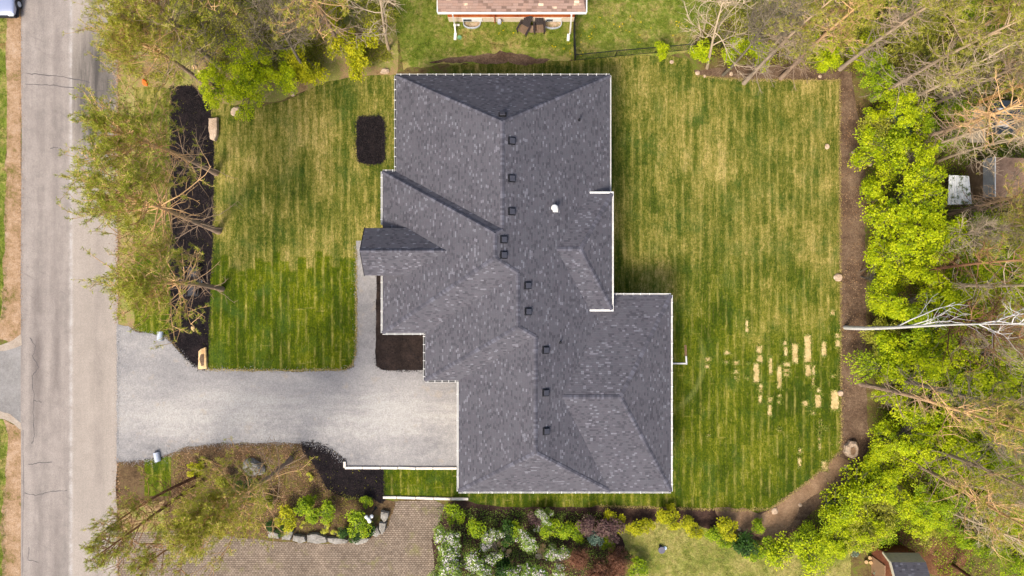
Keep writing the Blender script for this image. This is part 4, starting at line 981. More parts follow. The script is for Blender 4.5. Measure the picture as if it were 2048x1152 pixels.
def curve(p0, d, L, n, up=0.0, wob=.1):
    """M paths from p0 along d, length L, bending"""
    M_ = len(p0); P = np.zeros((M_, n, 3)); P[:, 0] = p0; d = d.copy()
    for i in range(1, n):
        d = d+rng.normal(0, wob, (M_, 3)); d[:, 2] += up; d /= np.linalg.norm(d, axis=1, keepdims=True)
        P[:, i] = P[:, i-1]+d*(L/(n-1))[:, None]
    return P
def sample(P, f):
    """points and tangents at fractions f along paths P (M,N,3); f (M,q)"""
    N = P.shape[1]; t = f*(N-1); i = np.clip(t.astype(int), 0, N-2); u = (t-i)[..., None]
    m = np.arange(P.shape[0])[:, None]
    a, b = P[m, i], P[m, i+1]; d = b-a; d /= np.linalg.norm(d, axis=-1, keepdims=True)+1e-9
    return a+(b-a)*u, d

def pine_tree_mesh(hgt, r0, crown_lo, nb, blen, tufts=4, needle=.16, lean=.25, dead=30, leafy=1.0, needles=9, top=.75, tuft_r=.16, inner=0.0):
    # trunk with a slight sweep
    n = 14; zz = np.linspace(0, 1, n); ph = rng.uniform(0, 6.28)
    T = np.stack([lean*np.sin(zz*3.3+ph)-lean*np.sin(ph), lean*np.cos(zz*2.7+ph)-lean*np.cos(ph), zz*hgt], 1)[None]
    tr = r0*(1-.78*zz**1.1); tr[0] *= 1.25
    parts = [tube_batch(T, tr[None], 10)]
    # live branches
    f = crown_lo+(1-crown_lo)*rng.uniform(0, 1, nb)**.8; f = np.sort(f)[None]
    p0, _ = sample(T, f); p0 = p0[0]; f = f[0]
    az_ = rng.uniform(0, 2*np.pi, nb); rel = (f-crown_lo)/(1-crown_lo)
    el = .15+.75*rel+rng.normal(0, .18, nb)
    d = np.stack([np.cos(az_)*np.cos(el), np.sin(az_)*np.cos(el), np.sin(el)], 1)
    L = blen*(1-.62*rel)*rng.uniform(.55, 1.15, nb)
    B1 = curve(p0, d, L, 7, .10, .13)
    rb = (r0*.26*(1-.45*rel))[:, None]*np.linspace(1, .28, 7)[None]
    parts.append(tube_batch(B1, rb, 5))
    # secondary
    q = 8; f2 = rng.uniform(.28, 1, (nb, q)); s0, sd_ = sample(B1, f2); s0 = s0.reshape(-1, 3); sd_ = sd_.reshape(-1, 3)
    L2 = (L[:, None]*rng.uniform(.18, .42, (nb, q))).ravel(); d2 = sd_*.8+rdir(len(s0), -.25, .7)*.9; d2 /= np.linalg.norm(d2, axis=1, keepdims=True)
    B2 = curve(s0, d2, L2, 5, .10, .2); parts.append(tube_batch(B2, np.linspace(.022, .010, 5)[None].repeat(len(s0), 0), 3)); outer = f2.ravel() > inner
    # tips
    q3 = tufts; f3 = np.concatenate([np.full((len(s0), 1), 1.0), rng.uniform(.35, 1, (len(s0), q3-1))], 1); t0, td = sample(B2, f3); t0 = t0.reshape(-1, 3); td = td.reshape(-1, 3)
    d3 = td*.8+rdir(len(t0), -.1, .9)*.8; d3 /= np.linalg.norm(d3, axis=1, keepdims=True); L3 = rng.uniform(.12, .34, len(t0))
    B3 = curve(t0, d3, L3, 3, .05, .15); parts.append(tube_batch(B3, np.linspace(.009, .005, 3)[None].repeat(len(t0), 0), 3))
    if dead:
        fd = rng.uniform(.12, crown_lo+.12, dead)[None]; p0, _ = sample(T, fd); az_ = rng.uniform(0, 6.28, dead); el = rng.normal(.12, .2, dead)
        d = np.stack([np.cos(az_)*np.cos(el), np.sin(az_)*np.cos(el), np.sin(el)], 1); Ld = rng.uniform(.5, 2.0, dead)*blen/3.2
        Bd = curve(p0[0], d, Ld, 5, .05, .16); parts.append(tube_batch(Bd, np.linspace(.028, .010, 5)[None].repeat(dead, 0), 4))
        s1, sd1 = sample(Bd, rng.uniform(.3, 1, (dead, 5))); s1 = s1.reshape(-1, 3); dd_ = sd1.reshape(-1, 3)*.7+rdir(len(s1))*.8; dd_ /= np.linalg.norm(dd_, axis=1, keepdims=True)
        Bs = curve(s1, dd_, rng.uniform(.2, .7, len(s1)), 4, .05, .2); parts.append(tube_batch(Bs, np.linspace(.011, .006, 4)[None].repeat(len(s1), 0), 3))
    V, F = merge(parts); trunk = npmesh('trunk', V, F, smooth=True)
    # needles round the tips
    ends = B3[:, -1]; keep = (rng.uniform(0, 1, len(ends)) < leafy) & np.repeat(outer | (rng.uniform(0, 1, len(outer)) < .42), q3); ends = ends[keep]; dirs = (B3[:, -1]-B3[:, 0])[keep]; dirs /= np.linalg.norm(dirs, axis=1, keepdims=True)
    m = len(ends); k = needles
    cc = np.repeat(ends, k, 0)-np.repeat(dirs, k, 0)*rng.uniform(-.02, tuft_r, (m*k, 1)); dn = np.repeat(dirs, k, 0)*.75+rdir(m*k)*.85
    Vl, Fl = leaves(cc, dn, rdir(m*k), rng.uniform(.7, 1.2, m*k)*needle, rng.uniform(.014, .026, m*k))
    dist = np.linalg.norm(ends[:, :2], axis=1)/blen
    tb = np.clip(.5+rng.normal(0, .22, m), 0, 1); tint = np.clip(np.repeat(tb, k)+rng.normal(0, .12, m*k), 0, 1)
    crown = npmesh('crown', Vl, Fl, np.repeat(tint, 4)); return trunk, crown

def broad_tree_mesh(hgt, rad, r0, clumps, leaf=.13, per=34, zlo=.35, flat=.35, clump_r=.38, stems=1, fill=.45, wl=.8, nlimb=None, drop=0):
    """broadleaf crown of many umbrella-like clumps; the outline is broken by uneven lobes"""
    # lobes
    nl = max(4, int(clumps/14)); lob = rdir(nl, -.35, 1.0); lr = rng.uniform(.5, 1.3, nl)
    ctr = np.zeros((clumps, 3)); d = rdir(clumps, -.3, 1.0); li = rng.integers(0, nl, clumps)
    d = d*.42+lob[li]; d /= np.linalg.norm(d, axis=1, keepdims=True)
    rr = np.where(rng.uniform(0, 1, clumps) < fill, rng.uniform(.35, .85, clumps), rng.uniform(.82, 1.05, clumps))*lr[li]
    zc = hgt*(zlo+(1-zlo)*.5); hz = hgt*(1-zlo)*.5
    ctr = d*rr[:, None]*np.array([rad, rad, hz]); ctr[:, 2] += zc
    parts = []
    # stems and limbs
    for s_ in range(stems):
        n = 8; zz = np.linspace(0, 1, n); ph = rng.uniform(0, 6.28); off = 0 if stems == 1 else rad*.12
        sp = (rad*.35 if stems > 1 else rad*.08)
        T = np.stack([off*np.cos(ph)+sp*zz*np.cos(ph), off*np.sin(ph)+sp*zz*np.sin(ph), zz*(zc+hz*.5)], 1)[None]
        parts.append(tube_batch(T, (r0*(1-.7*zz))[None], 8))
        if s_ == 0: T0 = T
    nlm = nlimb or clumps
    tgt = ctr[:nlm]; f = np.clip(rng.uniform(.25, .8, nlm), 0, 1)[None]; p0, _ = sample(T0, f); p0 = p0[0]; p0[:, 2] = np.minimum(p0[:, 2], tgt[:, 2]-.1)
    p0[:, 2] = np.maximum(p0[:, 2], hgt*.08)
    u = np.linspace(0, 1, 5)[None, :, None]; Bz = p0[:, None]*(1-u)+tgt[:, None]*u; Bz[:, 1:-1] += rng.normal(0, rad*.04, (nlm, 3, 3)); Bz[:, 1:4, 2] += hgt*.03
    parts.append(tube_batch(Bz, np.linspace(max(.012, r0*.28), .008, 5)[None].repeat(nlm, 0), 4))
    V, F = merge(parts); trunk = npmesh('trunk', V, F, smooth=True)
    m = clumps*per; cb = np.repeat(ctr, per, 0); outw = np.repeat(d, per, 0)
    a = rng.uniform(0, 6.28, m); r_ = clump_r*np.sqrt(rng.uniform(0, 1, m))*np.repeat(rng.uniform(.6, 1.25, clumps), per)
    off = np.stack([r_*np.cos(a), r_*np.sin(a), rng.normal(0, clump_r*flat*.5, m)-r_*r_/clump_r*.35], 1)
    base = cb+off; dn = np.stack([np.cos(a), np.sin(a), rng.uniform(-.5, .2, m)], 1)+rdir(m)*.4
    nn = np.array([0, 0, 1.])+rdir(m)*.75+outw*.4
    sz = rng.uniform(.65, 1.25, m)*leaf
    Vl, Fl = leaves(base, dn, nn, sz, sz*wl*rng.uniform(.7, 1.1, m))
    ct = rng.normal(.55, .2, clumps)
    tint = np.clip(np.repeat(ct, per)+rng.normal(0, .16, m), 0, 1)
    crown = npmesh('crown', Vl, Fl, np.repeat(tint, 4)); return trunk, crown, ctr

def bare_tree_mesh(hgt, r0, nb, blen, lo=.4, fork=3, sec=9, ter=6, th=1.0, leafy=0, up=.08, lsz=.09):
    n = 12; zz = np.linspace(0, 1, n); ph = rng.uniform(0, 6.28); lean = hgt*.025
    T = np.stack([lean*np.sin(zz*3.3+ph)-lean*np.sin(ph), lean*np.cos(zz*2.7+ph)-lean*np.cos(ph), zz*hgt], 1)[None]
    parts = [tube_batch(T, (r0*(1-.9*zz**.9))[None], 9)]
    f = lo+(1-lo)*rng.uniform(0, 1, nb); f[0:2] = 1.0; p0, _ = sample(T, f[None]); p0 = p0[0]; rel = (f-lo)/(1-lo)
    az_ = rng.uniform(0, 6.28, nb); el = .5+.5*rel+rng.normal(0, .2, nb)
    d = np.stack([np.cos(az_)*np.cos(el), np.sin(az_)*np.cos(el), np.sin(el)], 1); L = blen*(1-.5*rel)*rng.uniform(.5, 1.2, nb)
    B1 = curve(p0, d, L, 8, up, .15); parts.append(tube_batch(B1, (r0*.36*th*(1-.5*rel))[:, None]*np.linspace(1, .25, 8)[None], 6))
    s0, sd_ = sample(B1, rng.uniform(.2, 1, (nb, sec))); s0 = s0.reshape(-1, 3); sd_ = sd_.reshape(-1, 3)
    d2 = sd_*.8+rdir(len(s0), -.3, .7)*.8; d2 /= np.linalg.norm(d2, axis=1, keepdims=True); L2 = (L[:, None]*rng.uniform(.2, .55, (nb, sec))).ravel()
    B2 = curve(s0, d2, L2, 6, .06, .2); parts.append(tube_batch(B2, np.linspace(.022*th, .009*th, 6)[None].repeat(len(s0), 0), 4))
    t0, td = sample(B2, rng.uniform(.25, 1, (len(s0), ter))); t0 = t0.reshape(-1, 3); td = td.reshape(-1, 3)
    d3 = td*.7+rdir(len(t0), -.3, .8)*.8; d3 /= np.linalg.norm(d3, axis=1, keepdims=True)
    B3 = curve(t0, d3, rng.uniform(.2, .75, len(t0))*blen/3, 4, .05, .2); parts.append(tube_batch(B3, np.linspace(.010*th, .005*th, 4)[None].repeat(len(t0), 0), 3))
    V, F = merge(parts); trunk = npmesh('trunk', V, F, smooth=True)
    if not leafy: return trunk, None
    ends = np.concatenate([B3[:, -1], B3[:, 2]]); ends = ends[rng.uniform(0, 1, len(ends)) < leafy]
    cc = np.repeat(ends, 4, 0)+rng.normal(0, .05, (len(ends)*4, 3)); m = len(cc); sz = rng.uniform(.6, 1.2, m)*lsz
    Vl, Fl = leaves(cc, rdir(m), rdir(m, .2, 1), sz, sz*.7); return trunk, npmesh('crown', Vl, Fl, np.repeat(np.clip(rng.normal(.55, .22, m), 0, 1), 4))

def plant(name, meshes, mats, loc, label, cat, scale=1.0, rz=None, toward=None, group=None, sz=None):
    """one tree / shrub: Empty at its foot, copies of the template meshes as trunk and crown"""
    e = empty(name, loc, label, cat, group)
    rz = random.uniform(0, 6.28) if rz is None else rz
    q = Quaternion((0, 0, 1), rz)
    if toward is not None:
        q = Vector((0, 0, 1)).rotation_difference(toward) @ q
    e.rotation_mode = 'QUATERNION'; e.rotation_quaternion = q
    e.scale = (scale, scale, scale if sz is None else sz)
    for nm, me, mt in zip(('trunk', 'crown', 'blossom'), meshes, mats):
        if me is None: continue
        key = (me.name, mt.name)
        if key not in MC:
            m2 = me if not me.materials else me.copy()
            m2.materials.clear(); m2.materials.append(mt); MC[key] = m2
        o = bpy.data.objects.new(nm if name != 'shrub' else {'trunk': 'stems', 'crown': 'foliage', 'blossom': 'blossom'}[nm], MC[key]); COL.objects.link(o); o.parent = e
    return e
MC = {}
def tall(name, meshes, mats, base, top, h, h0, label, cat='tree', group=None, rz=None):
    """tree whose foot is seen at px base and whose tip (height h) is seen at px top; h0 = template height"""
    b0 = W(*base); t0 = W(top[0], top[1], h); d = t0-b0; s_ = d.length/h0
    return plant(name, meshes, mats, b0, label, cat, s_, rz, d.normalized(), group)

PINES = [pine_tree_mesh(13, .19, .52, 54, 4.7, tufts=5, needle=.18, needles=14, inner=.45) for _ in range(3)]
PINE_FULL = pine_tree_mesh(13, .17, .50, 76, 4.6, tufts=5, needle=.19, needles=13, inner=.15)
PINE_SPARSE = [pine_tree_mesh(14, .14, .5, 26, 2.8, tufts=3, dead=60, leafy=.22, needles=12, needle=.18) for _ in range(2)]
PINE_BARE = [pine_tree_mesh(14, .15, .55, 24, 3.0, tufts=4, dead=40, leafy=.8, needles=14, needle=.18, inner=.6) for _ in range(2)]
PINES_LOOSE = [pine_tree_mesh(14, .15, .5, 26, 3.2, tufts=3, dead=44, leafy=.7, needles=12, needle=.18) for _ in range(3)]
PINES_THIN = [pine_tree_mesh(14, .15, .42, 36, 3.3, tufts=4, dead=60, leafy=.85, needles=13, needle=.18) for _ in range(4)]
BARE = [bare_tree_mesh(11, .13, 20, 3.6, .35) for _ in range(3)]
BARE_L = [bare_tree_mesh(9, .10, 20, 3.2, .25, leafy=.5) for _ in range(3)]
BIRCH = bare_tree_mesh(16, .15, 11, 4.6, .30, 3, 4, 3, 1.0, up=.05)
MAPLE = [broad_tree_mesh(5.0, 2.25, .07, 106, .13, 56, .3, clump_r=.37, fill=.4) for _ in range(4)]
MAPLE_S = [broad_tree_mesh(2.6, 1.3, .04, 66, .11, 60, .12, clump_r=.34, stems=3) for _ in range(3)]
UNDER = [broad_tree_mesh(2.4, 1.5, .03, 90, .10, 34, .10, clump_r=.36, stems=4, fill=.7) for _ in range(3)]
SHRUB = [broad_tree_mesh(1.2, .78, .02, 58, .105, 24, .05, clump_r=.20, stems=4, fill=.45) for _ in range(2)]
SPIKY = [broad_tree_mesh(.8, .55, .015, 60, .09, 30, .05, clump_r=.14, stems=3, wl=.35) for _ in range(1)]
TWIGGY = bare_tree_mesh(1.8, .03, 34, 1.7, .05, 3, 8, 6, .8, leafy=1.0, lsz=.06)

# ------------------------------------------------------------------ left pines
P_ = PINES
tall('pine_tree', P_[0], (B_PINE, L_PINE), (432, 346), (205, 262), 13, 13, 'tall pine leaning over the road, uppermost of three beside the black mulch', group='pines along the front mulch bed')
tall('pine_tree', P_[1], (B_PINE, L_PINE), (437, 462), (212, 398), 14, 13, 'largest pine with orange limbs, middle one of three by the mulch', group='pines along the front mulch bed')
tall('pine_tree', P_[2], (B_PINE, L_PINE), (444, 578), (262, 568), 12, 13, 'pine with straight trunk over the black cart, lowest of three by the mulch', group='pines along the front mulch bed')
tall('pine_tree', P_[1], (B_PINE_G, L_PINE_Y), (440, 134), (262, -20), 12.5, 13, 'pale pine with grey trunk left of the yellow maples in the top left', group='pines in the top left grove')
tall('pine_tree', P_[0], (B_PINE, L_PINE_Y), (404, 164), (232, 52), 10.5, 13, 'shorter pine over the road in the top left grove', group='pines in the top left grove')
tall('pine_tree', P_[2], (B_PINE, L_PINE), (512, 78), (330, -120), 13, 13, 'pine at the top edge above the yellow maples', group='pines in the top left grove')
tall('pine_tree', P_[0], (B_PINE_G, L_PINE_Y), (352, 66), (205, -60), 10.5, 13, 'pine whose crown hangs over the road at the top', group='pines in the top left grove')
tall('pine_tree', PINES_THIN[0], (B_PINE, L_PINE_Y), (684, 96), (600, -110), 14, 14, 'slim pine with orange trunk left of the pale bare tree', group='pines in the top left grove')
tall('pine_tree', PINE_FULL, (B_PINE, L_PINE_Y), (582, 918), (416, 1054), 12.5, 13, 'broad pine standing in the brown planting bed', group='pines by the paver driveway')
tall('pine_tree', PINE_BARE[0], (B_PINE_D, L_PINE), (402, 966), (180, 1106), 12.5, 14, 'dark trunked pine leaning over road and pavers, lower left', group='pines by the paver driveway')
tall('pine_tree', PINE_BARE[1], (B_PINE_D, L_PINE), (400, 950), (205, 1066), 11, 14, 'thin dark pine just above the lower left one', group='pines by the paver driveway')
tall('pine_tree', PINE_BARE[0], (B_PINE_D, L_PINE), (470, 984), (282, 1124), 12, 14, 'thin dark pine between the two wide lower left crowns', group='pines by the paver driveway')
tall('bare_tree', BARE[0], (B_GREY, None), (626, 164), (500, -10), 11, 11, 'grey leafless tree rising behind the yellow maples')
tall('bare_tree', BARE[1], (B_TAN, None), (778, 100), (738, -40), 10, 11, 'pale tan leafless tree left of the neighbour house')
tall('bare_tree', BARE_L[0], (B_GREY, L_OLIVE), (560, 120), (470, 10), 8, 9, 'thin grey tree with first leaves between the left pines and the grey bare tree')
tall('bare_tree', BARE_L[1], (B_GREY, L_OLIVE), (470, 100), (400, 20), 7, 9, 'thin leafing tree behind the orange stones')
tall('bare_tree', BARE_L[2], (B_TAN, L_OLIVE), (600, 60), (560, -30), 8, 9, 'small leafing tree near the top edge left of the slim pine')
tall('bare_tree', BARE_L[0], (B_TAN, L_OLIVE), (320, 120), (290, 60), 6, 9, 'small half leafed tree beside the road at the top')
tall('bare_tree', BARE_L[2], (B_GREY, L_OLIVE), (700, 30), (668, -60), 8, 9, 'small leafing tree at the top edge between slim pine and bare tree')

# yellow green maples
def mp(lst, kind, mats, group, nm, cat, sc_h):
    for (px, py, h, lab) in lst:
        me = random.choice(kind); s_ = h/sc_h
        plant(nm, me, mats, W(px, py), lab, cat, s_, None, None, group)
ML = (B_GREY, L_MAPLE); MG = (B_GREY, L_MAPLE2)
mp([(452, 190, 3.3, 'bright yellow green maple, leftmost by the top of the mulch bed'), (516, 206, 3.3, 'bright yellow green maple over the pale lawn edge rock'), (528, 152, 4.0, 'bright maple behind the others in the top left'), (590, 172, 3.2, 'bright yellow green maple, rightmost of the top left group')], MAPLE, ML, 'yellow green maples in the top left', 'maple_tree', 'tree', 5.0)
mp([(632, 140, 2.8, 'small bright maple at the foot of the grey bare tree'), (728, 98, 3.0, 'loose yellow sapling left of the pale bare tree'), (706, 128, 2.6, 'low yellow sapling by the lawn edge left of the roof'), (690, 60, 2.4, 'low yellow sapling beside the slim pine')], MAPLE_S, (B_GREY, L_SPIREA), 'saplings in the top left', 'maple_sapling', 'tree', 2.6)
for k, (a_, b_, h_) in enumerate([(300, 60, 2.2), (360, 100, 2.0), (420, 60, 2.4), (250, 110, 1.6), (520, 40, 2.4), (600, 110, 2.0), (650, 30, 2.4), (470, 20, 2.4), (570, 10, 2.2), (760, 30, 2.0)]):
    plant('shrub', UNDER[k % 3], (B_GREY, L_OLIVE), W(a_, b_), 'olive green undergrowth bush in the top left grove, ' + ['near the road', 'above the orange stones', 'under the grey trunked pine', 'nearest the road edge', 'above the bright maples', 'beside the grey bare tree', 'near the slim pine', 'at the top edge, left part', 'at the top edge, middle part', 'beside the pale bare tree'][k], 'bush', h_/2.4, group='undergrowth bushes in the top left')

# ------------------------------------------------------------------ right woods
TR = [  # (kind, base, top, h, label)
 ('t', 0, B_PINE, L_PINE_Y, (1722, 768), (2060, 846), 15, 'pine trunk starting at the soil border below the white birch'),
 ('t', 1, B_GREY, L_PINE_Y, (1762, 750), (2120, 815), 15, 'grey trunked pine just right of the soil border'),
 ('p', 0, B_PINE_D, L_PINE_Y, (1806, 547), (2110, 528), 13, 'brown trunked pine, upper of the pair in the right middle'),
 ('t', 2, B_TAN, L_PINE_Y, (1842, 562), (2180, 566), 14, 'thin tan pine, lower of the pair in the right middle'),
 ('b', 0, B_PINE_D, None, (1806, 618), (2080, 640), 12, 'dark brown bare trunk above the white birch'),
 ('t', 3, B_PINE_G, L_PINE_Y, (1744, 200), (2090, 28), 15, 'grey pine starting at the top of the right soil border'),
 ('t', 0, B_PINE, L_PINE_Y, (1562, 156), (1800, -40), 14, 'pine at the top lawn edge, second from the right corner'),
 ('t', 1, B_PINE_G, L_PINE_Y, (1680, 138), (1960, -50), 14, 'grey pine at the upper right lawn corner'),
 ('s', 0, B_PINE, L_PINE_Y, (1818, 282), (2180, 150), 15, 'tan pine reaching over the plank platform'),
 ('s', 1, B_TAN, L_PINE_Y, (1802, 204), (2060, 84), 12.5, 'pine behind the tall lumber post'),
 ('s', 0, B_PINE_G, L_PINE_Y, (1862, 212), (2160, 90), 13, 'dark pine left of the tall lumber post'),
 ('s', 1, B_TAN, L_PINE_Y, (1836, 302), (2080, 236), 11, 'thin tan pine below the plank platform'),
 ('t', 0, B_PINE_G, L_PINE_Y, (1488, 166), (1704, -20), 13, 'grey pine at the top edge of the back lawn, middle part'),
 ('b', 1, B_TAN, None, (1414, 136), (1470, -20), 10, 'pale tan leafless tree at the left end of the top soil border'),
 ('b', 2, B_GREY, None, (1446, 150), (1570, 8), 10, 'grey leafless tree right of the pale tan one'),
 ('p', 2, B_PINE_G, L_PINE_Y, (1830, 888), (2110, 990), 13.5, 'grey pine with forked branches, lower right'),
 ('t', 2, B_PINE, L_PINE_Y, (1810, 916), (2080, 1050), 14, 'orange tinged pine below the forked grey one'),
 ('t', 3, B_PINE, L_PINE_Y, (1898, 428), (2210, 372), 13, 'reddish pine below the corrugated lean to'),
 ('p', 0, B_TAN, L_PINE_Y, (1872, 1010), (2120, 1130), 12, 'pine above the barn roofed shed'),
 ('t', 1, B_PINE_D, L_PINE, (1905, 1130), (2120, 1270), 11, 'dark pine right of the barn roofed shed'),
 ('t', 2, B_PINE, L_PINE_Y, (1640, 60), (1830, -120), 14, 'pine at the top edge above the right lawn corner'),
 ('p', 1, B_PINE, L_PINE_Y, (1900, 90), (2110, -10), 11, 'orange limbed pine in the top right corner'),
 ('s', 1, B_TAN, L_PINE_Y, (1960, 780), (2240, 850), 12, 'grey pine near the right edge below the birch'),
 ('t', 3, B_PINE_G, L_PINE_Y, (1900, 470), (2180, 450), 12, 'pine near the right edge above the brown trunks'),
 ('t', 1, B_TAN, L_OLIVE, (1760, 60), (1960, -80), 12, 'thin pine in the top right thicket'),
 ('b', 0, B_TAN, None, (1530, 110), (1640, -20), 9, 'leafless tree between the grey pines at the top'),
 ('b', 1, B_TAN, None, (1876, 322), (2080, 262), 10, 'leafless tan tree reaching over the grey and brown shed'),
 ('b', 2, B_TAN, None, (1930, 160), (2080, 90), 9, 'leafless tan tree near the tall lumber post'),
 ('b', 1, B_TAN, None, (1880, 830), (2060, 880), 10, 'pale leafless tree above the forked grey pine'),
 ('b', 2, B_TAN, None, (1900, 960), (2060, 1030), 10, 'pale leafless tree below the orange tinged pine'),
 ('b', 0, B_TAN, None, (1900, 650), (2060, 668), 9, 'pale leafless tree half hidden behind the birch'),
 ('b', 2, B_TAN, None, (1960, 420), (2120, 390), 9, 'pale leafless tree below the grey and brown shed'),
 ('b', 0, B_TAN, None, (1850, 470), (2000, 450), 8, 'leafless tan tree right of the big bright maple'),
]
for k_, i_, bk, lf, ba, to, h_, lab in TR:
    if ba[1] > 520 and k_ in 'tp': tall('pine_tree', PINES_LOOSE[(i_+len(lab)) % 3], (bk, lf), ba, to, h_, 14, lab, group='pines in the right woods')
    elif k_ == 's': tall('pine_tree', PINE_SPARSE[i_], (bk, lf), ba, to, h_, 14, lab, group='pines in the right woods')
    elif k_ == 't': tall('pine_tree', PINES_THIN[i_], (bk, lf), ba, to, h_, 14, lab, group='pines in the right woods')
    elif k_ == 'p': tall('pine_tree', PINES[i_], (bk, lf), ba, to, h_, 13, lab, group='pines in the right woods')
    else: tall('bare_tree', (BARE[i_][0], None), (bk, None), ba, to, h_, 11, lab, group='leafless trees in the right woods')
tall('birch_tree', (BIRCH[0], None), (B_BIRCH, None), (1690, 655), (2052, 688), 16, 16, 'white leafless birch leaning right from the soil border', rz=.6)
mp([(1762, 405, 4.8, 'big bright maple beside the right soil border, upper middle'), (1790, 468, 5.2, 'largest bright maple in the right middle'), (1745, 520, 3.8, 'bright maple touching the soil border right of the angular rock'), 
    (1770, 600, 4.0, 'bright maple above the white birch trunk'), (1850, 590, 4.6, 'bright maple below the paired brown trunks'), (1775, 235, 3.6, 'bright maple near the top of the right soil border'), (1800, 720, 4.6, 'bright maple just below the birch trunk'), (1900, 700, 5.2, 'bright maple behind the birch crown'),
    (1770, 850, 3.8, 'bright maple right of the large pale boulder'), (1850, 820, 5.0, 'bright maple below the long grey trunk'), (1960, 620, 5.0, 'bright maple at the right edge above the birch crown'), (1990, 740, 5.0, 'bright maple at the right edge below the birch crown'), (1775, 340, 4.2, 'bright maple below the tan pine foot')], MAPLE, ML, 'bright maples in the right woods', 'maple_tree', 'tree', 5.0)
FR = ['under the white rock' if 0 else q for q in ('first', 'second', 'third', 'fourth', 'fifth', 'sixth', 'seventh', 'eighth', 'ninth', 'tenth', 'eleventh', 'twelfth', 'thirteenth')]
mp([(a_, b_, h_, 'bright low sapling edging the right soil border, %s from the top' % FR[i]) for i, (a_, b_, h_) in enumerate([(1728, 232, 2.0), (1738, 290, 2.2), (1722, 392, 2.4), (1748, 450, 2.6), (1722, 548, 2.8), (1752, 600, 2.2), (1742, 690, 2.6), (1745, 735, 2.4), (1758, 800, 2.2), (1752, 862, 2.4), (1742, 915, 2.2), (1702, 975, 2.0), (1655, 1030, 2.2)])], MAPLE_S, ML, 'saplings edging the right soil border', 'maple_sapling', 'tree', 2.6)
mp([(1900, 500, 4.6, 'green maple right of the largest bright maple'), (1930, 860, 4.6, 'green maple among the lower right pines'), (1830, 970, 4.0, 'green maple below the orange tinged pine'), (1820, 650, 4.2, 'green maple hidden behind the birch'), (1880, 760, 4.4, 'green maple between the two long trunks'), (1970, 560, 4.4, 'green maple at the right edge in the middle'),
    (1838, 270, 3.2, 'green maple below the dark pine'), (1730, 170, 3.4, 'green maple at the top right lawn corner'), (1960, 980, 4.4, 'green maple near the lower right edge'), (2010, 900, 4.4, 'green maple at the right edge among the pines'), (1990, 1080, 4.0, 'green maple in the lower right corner'), (1900, 1040, 3.6, 'green maple above the barn roofed shed')], MAPLE, MG, 'green maples in the right woods', 'maple_tree', 'tree', 5.0)
mp([(1400, 115, 2.0, 'bright low sapling at the pale tan bare tree'), (1462, 118, 2.4, 'bright sapling under the grey leafless tree'), (1505, 130, 2.2, 'bright sapling at the foot of the grey top pine'), (1315, 112, 1.4, 'low bright bush on the wire fence line'), (1610, 110, 2.4, 'bright sapling between the two top pines'), (1715, 115, 2.4, 'bright sapling above the right lawn corner'), (1640, 130, 1.8, 'bright sapling on the top soil border')], MAPLE_S, ML, 'saplings along the top lawn edge', 'maple_sapling', 'tree', 2.6)
mp([(1960, 670, 4.6, 'bright maple just above the tips of the birch'), (1930, 590, 4.2, 'bright maple between the paired brown trunks and the birch'), (1870, 900, 4.2, 'bright maple at the forked grey pine'), (1940, 930, 4.4, 'bright maple among the lower right pine crowns'), (1810, 1000, 3.6, 'bright maple left above the barn roofed shed'), (1985, 830, 4.6, 'bright maple at the right edge in the lower half'), (1920, 770, 4.4, 'bright maple right of the two long trunks'), (1700, 1050, 3.0, 'bright maple in the lower right bushes'), (1640, 1066, 2.8, 'bright maple at the left of the lower right bushes'), (1760, 950, 3.2, 'bright maple below right of the large boulder'), (2000, 1020, 4.4, 'bright maple in the lower right corner'), (1810, 540, 4.0, 'bright maple at the foot of the upper brown trunk'), (1930, 520, 4.2, 'bright maple at the right edge above the paired brown trunks'), (1900, 620, 4.2, 'bright maple under the dark bare trunk above the birch'), (1935, 720, 4.2, 'bright maple right under the birch trunk near its tip'), (1850, 740, 4.0, 'bright maple between birch trunk and the grey long trunk'), (1900, 840, 4.2, 'bright maple between the long trunks and the forked grey pine'), (1960, 990, 4.0, 'bright maple at the lower right beside the pale leafless tree'), (1820, 860, 4.0, 'bright maple at the left of the forked grey pine foot')], MAPLE, ML, 'bright maples in the right woods', 'maple_tree', 'tree', 5.0)
UN = [(1735, 260), (1760, 300), (1725, 330), (1740, 660), (1745, 720), (1790, 800), (1760, 900), (1730, 940), (1800, 900), (1850, 910), (1900, 930), (1700, 990), (1740, 990), (1790, 1000), (1660, 1030), (1700, 1050), (1750, 1050), (1640, 1070), (1830, 1040), (1600, 1060), (1570, 1090), (1980, 470), (2020, 500), (1890, 560), (1930, 640), (2010, 660), (2030, 820), (1910, 800), (1960, 880),
      (1720, 60), (1780, 100), (1830, 50), (1900, 20), (1600, 50), (1650, 20), (1560, 80), (1960, 80), (2010, 140), (1840, 150), (1700, 20), (1790, 20), (1550, 20), (1480, 60), (1940, 1010), (2020, 1000), (2030, 1100), (1880, 240), (1800, 560), (1870, 650)]
CL = ['olive', 'green', 'bright']
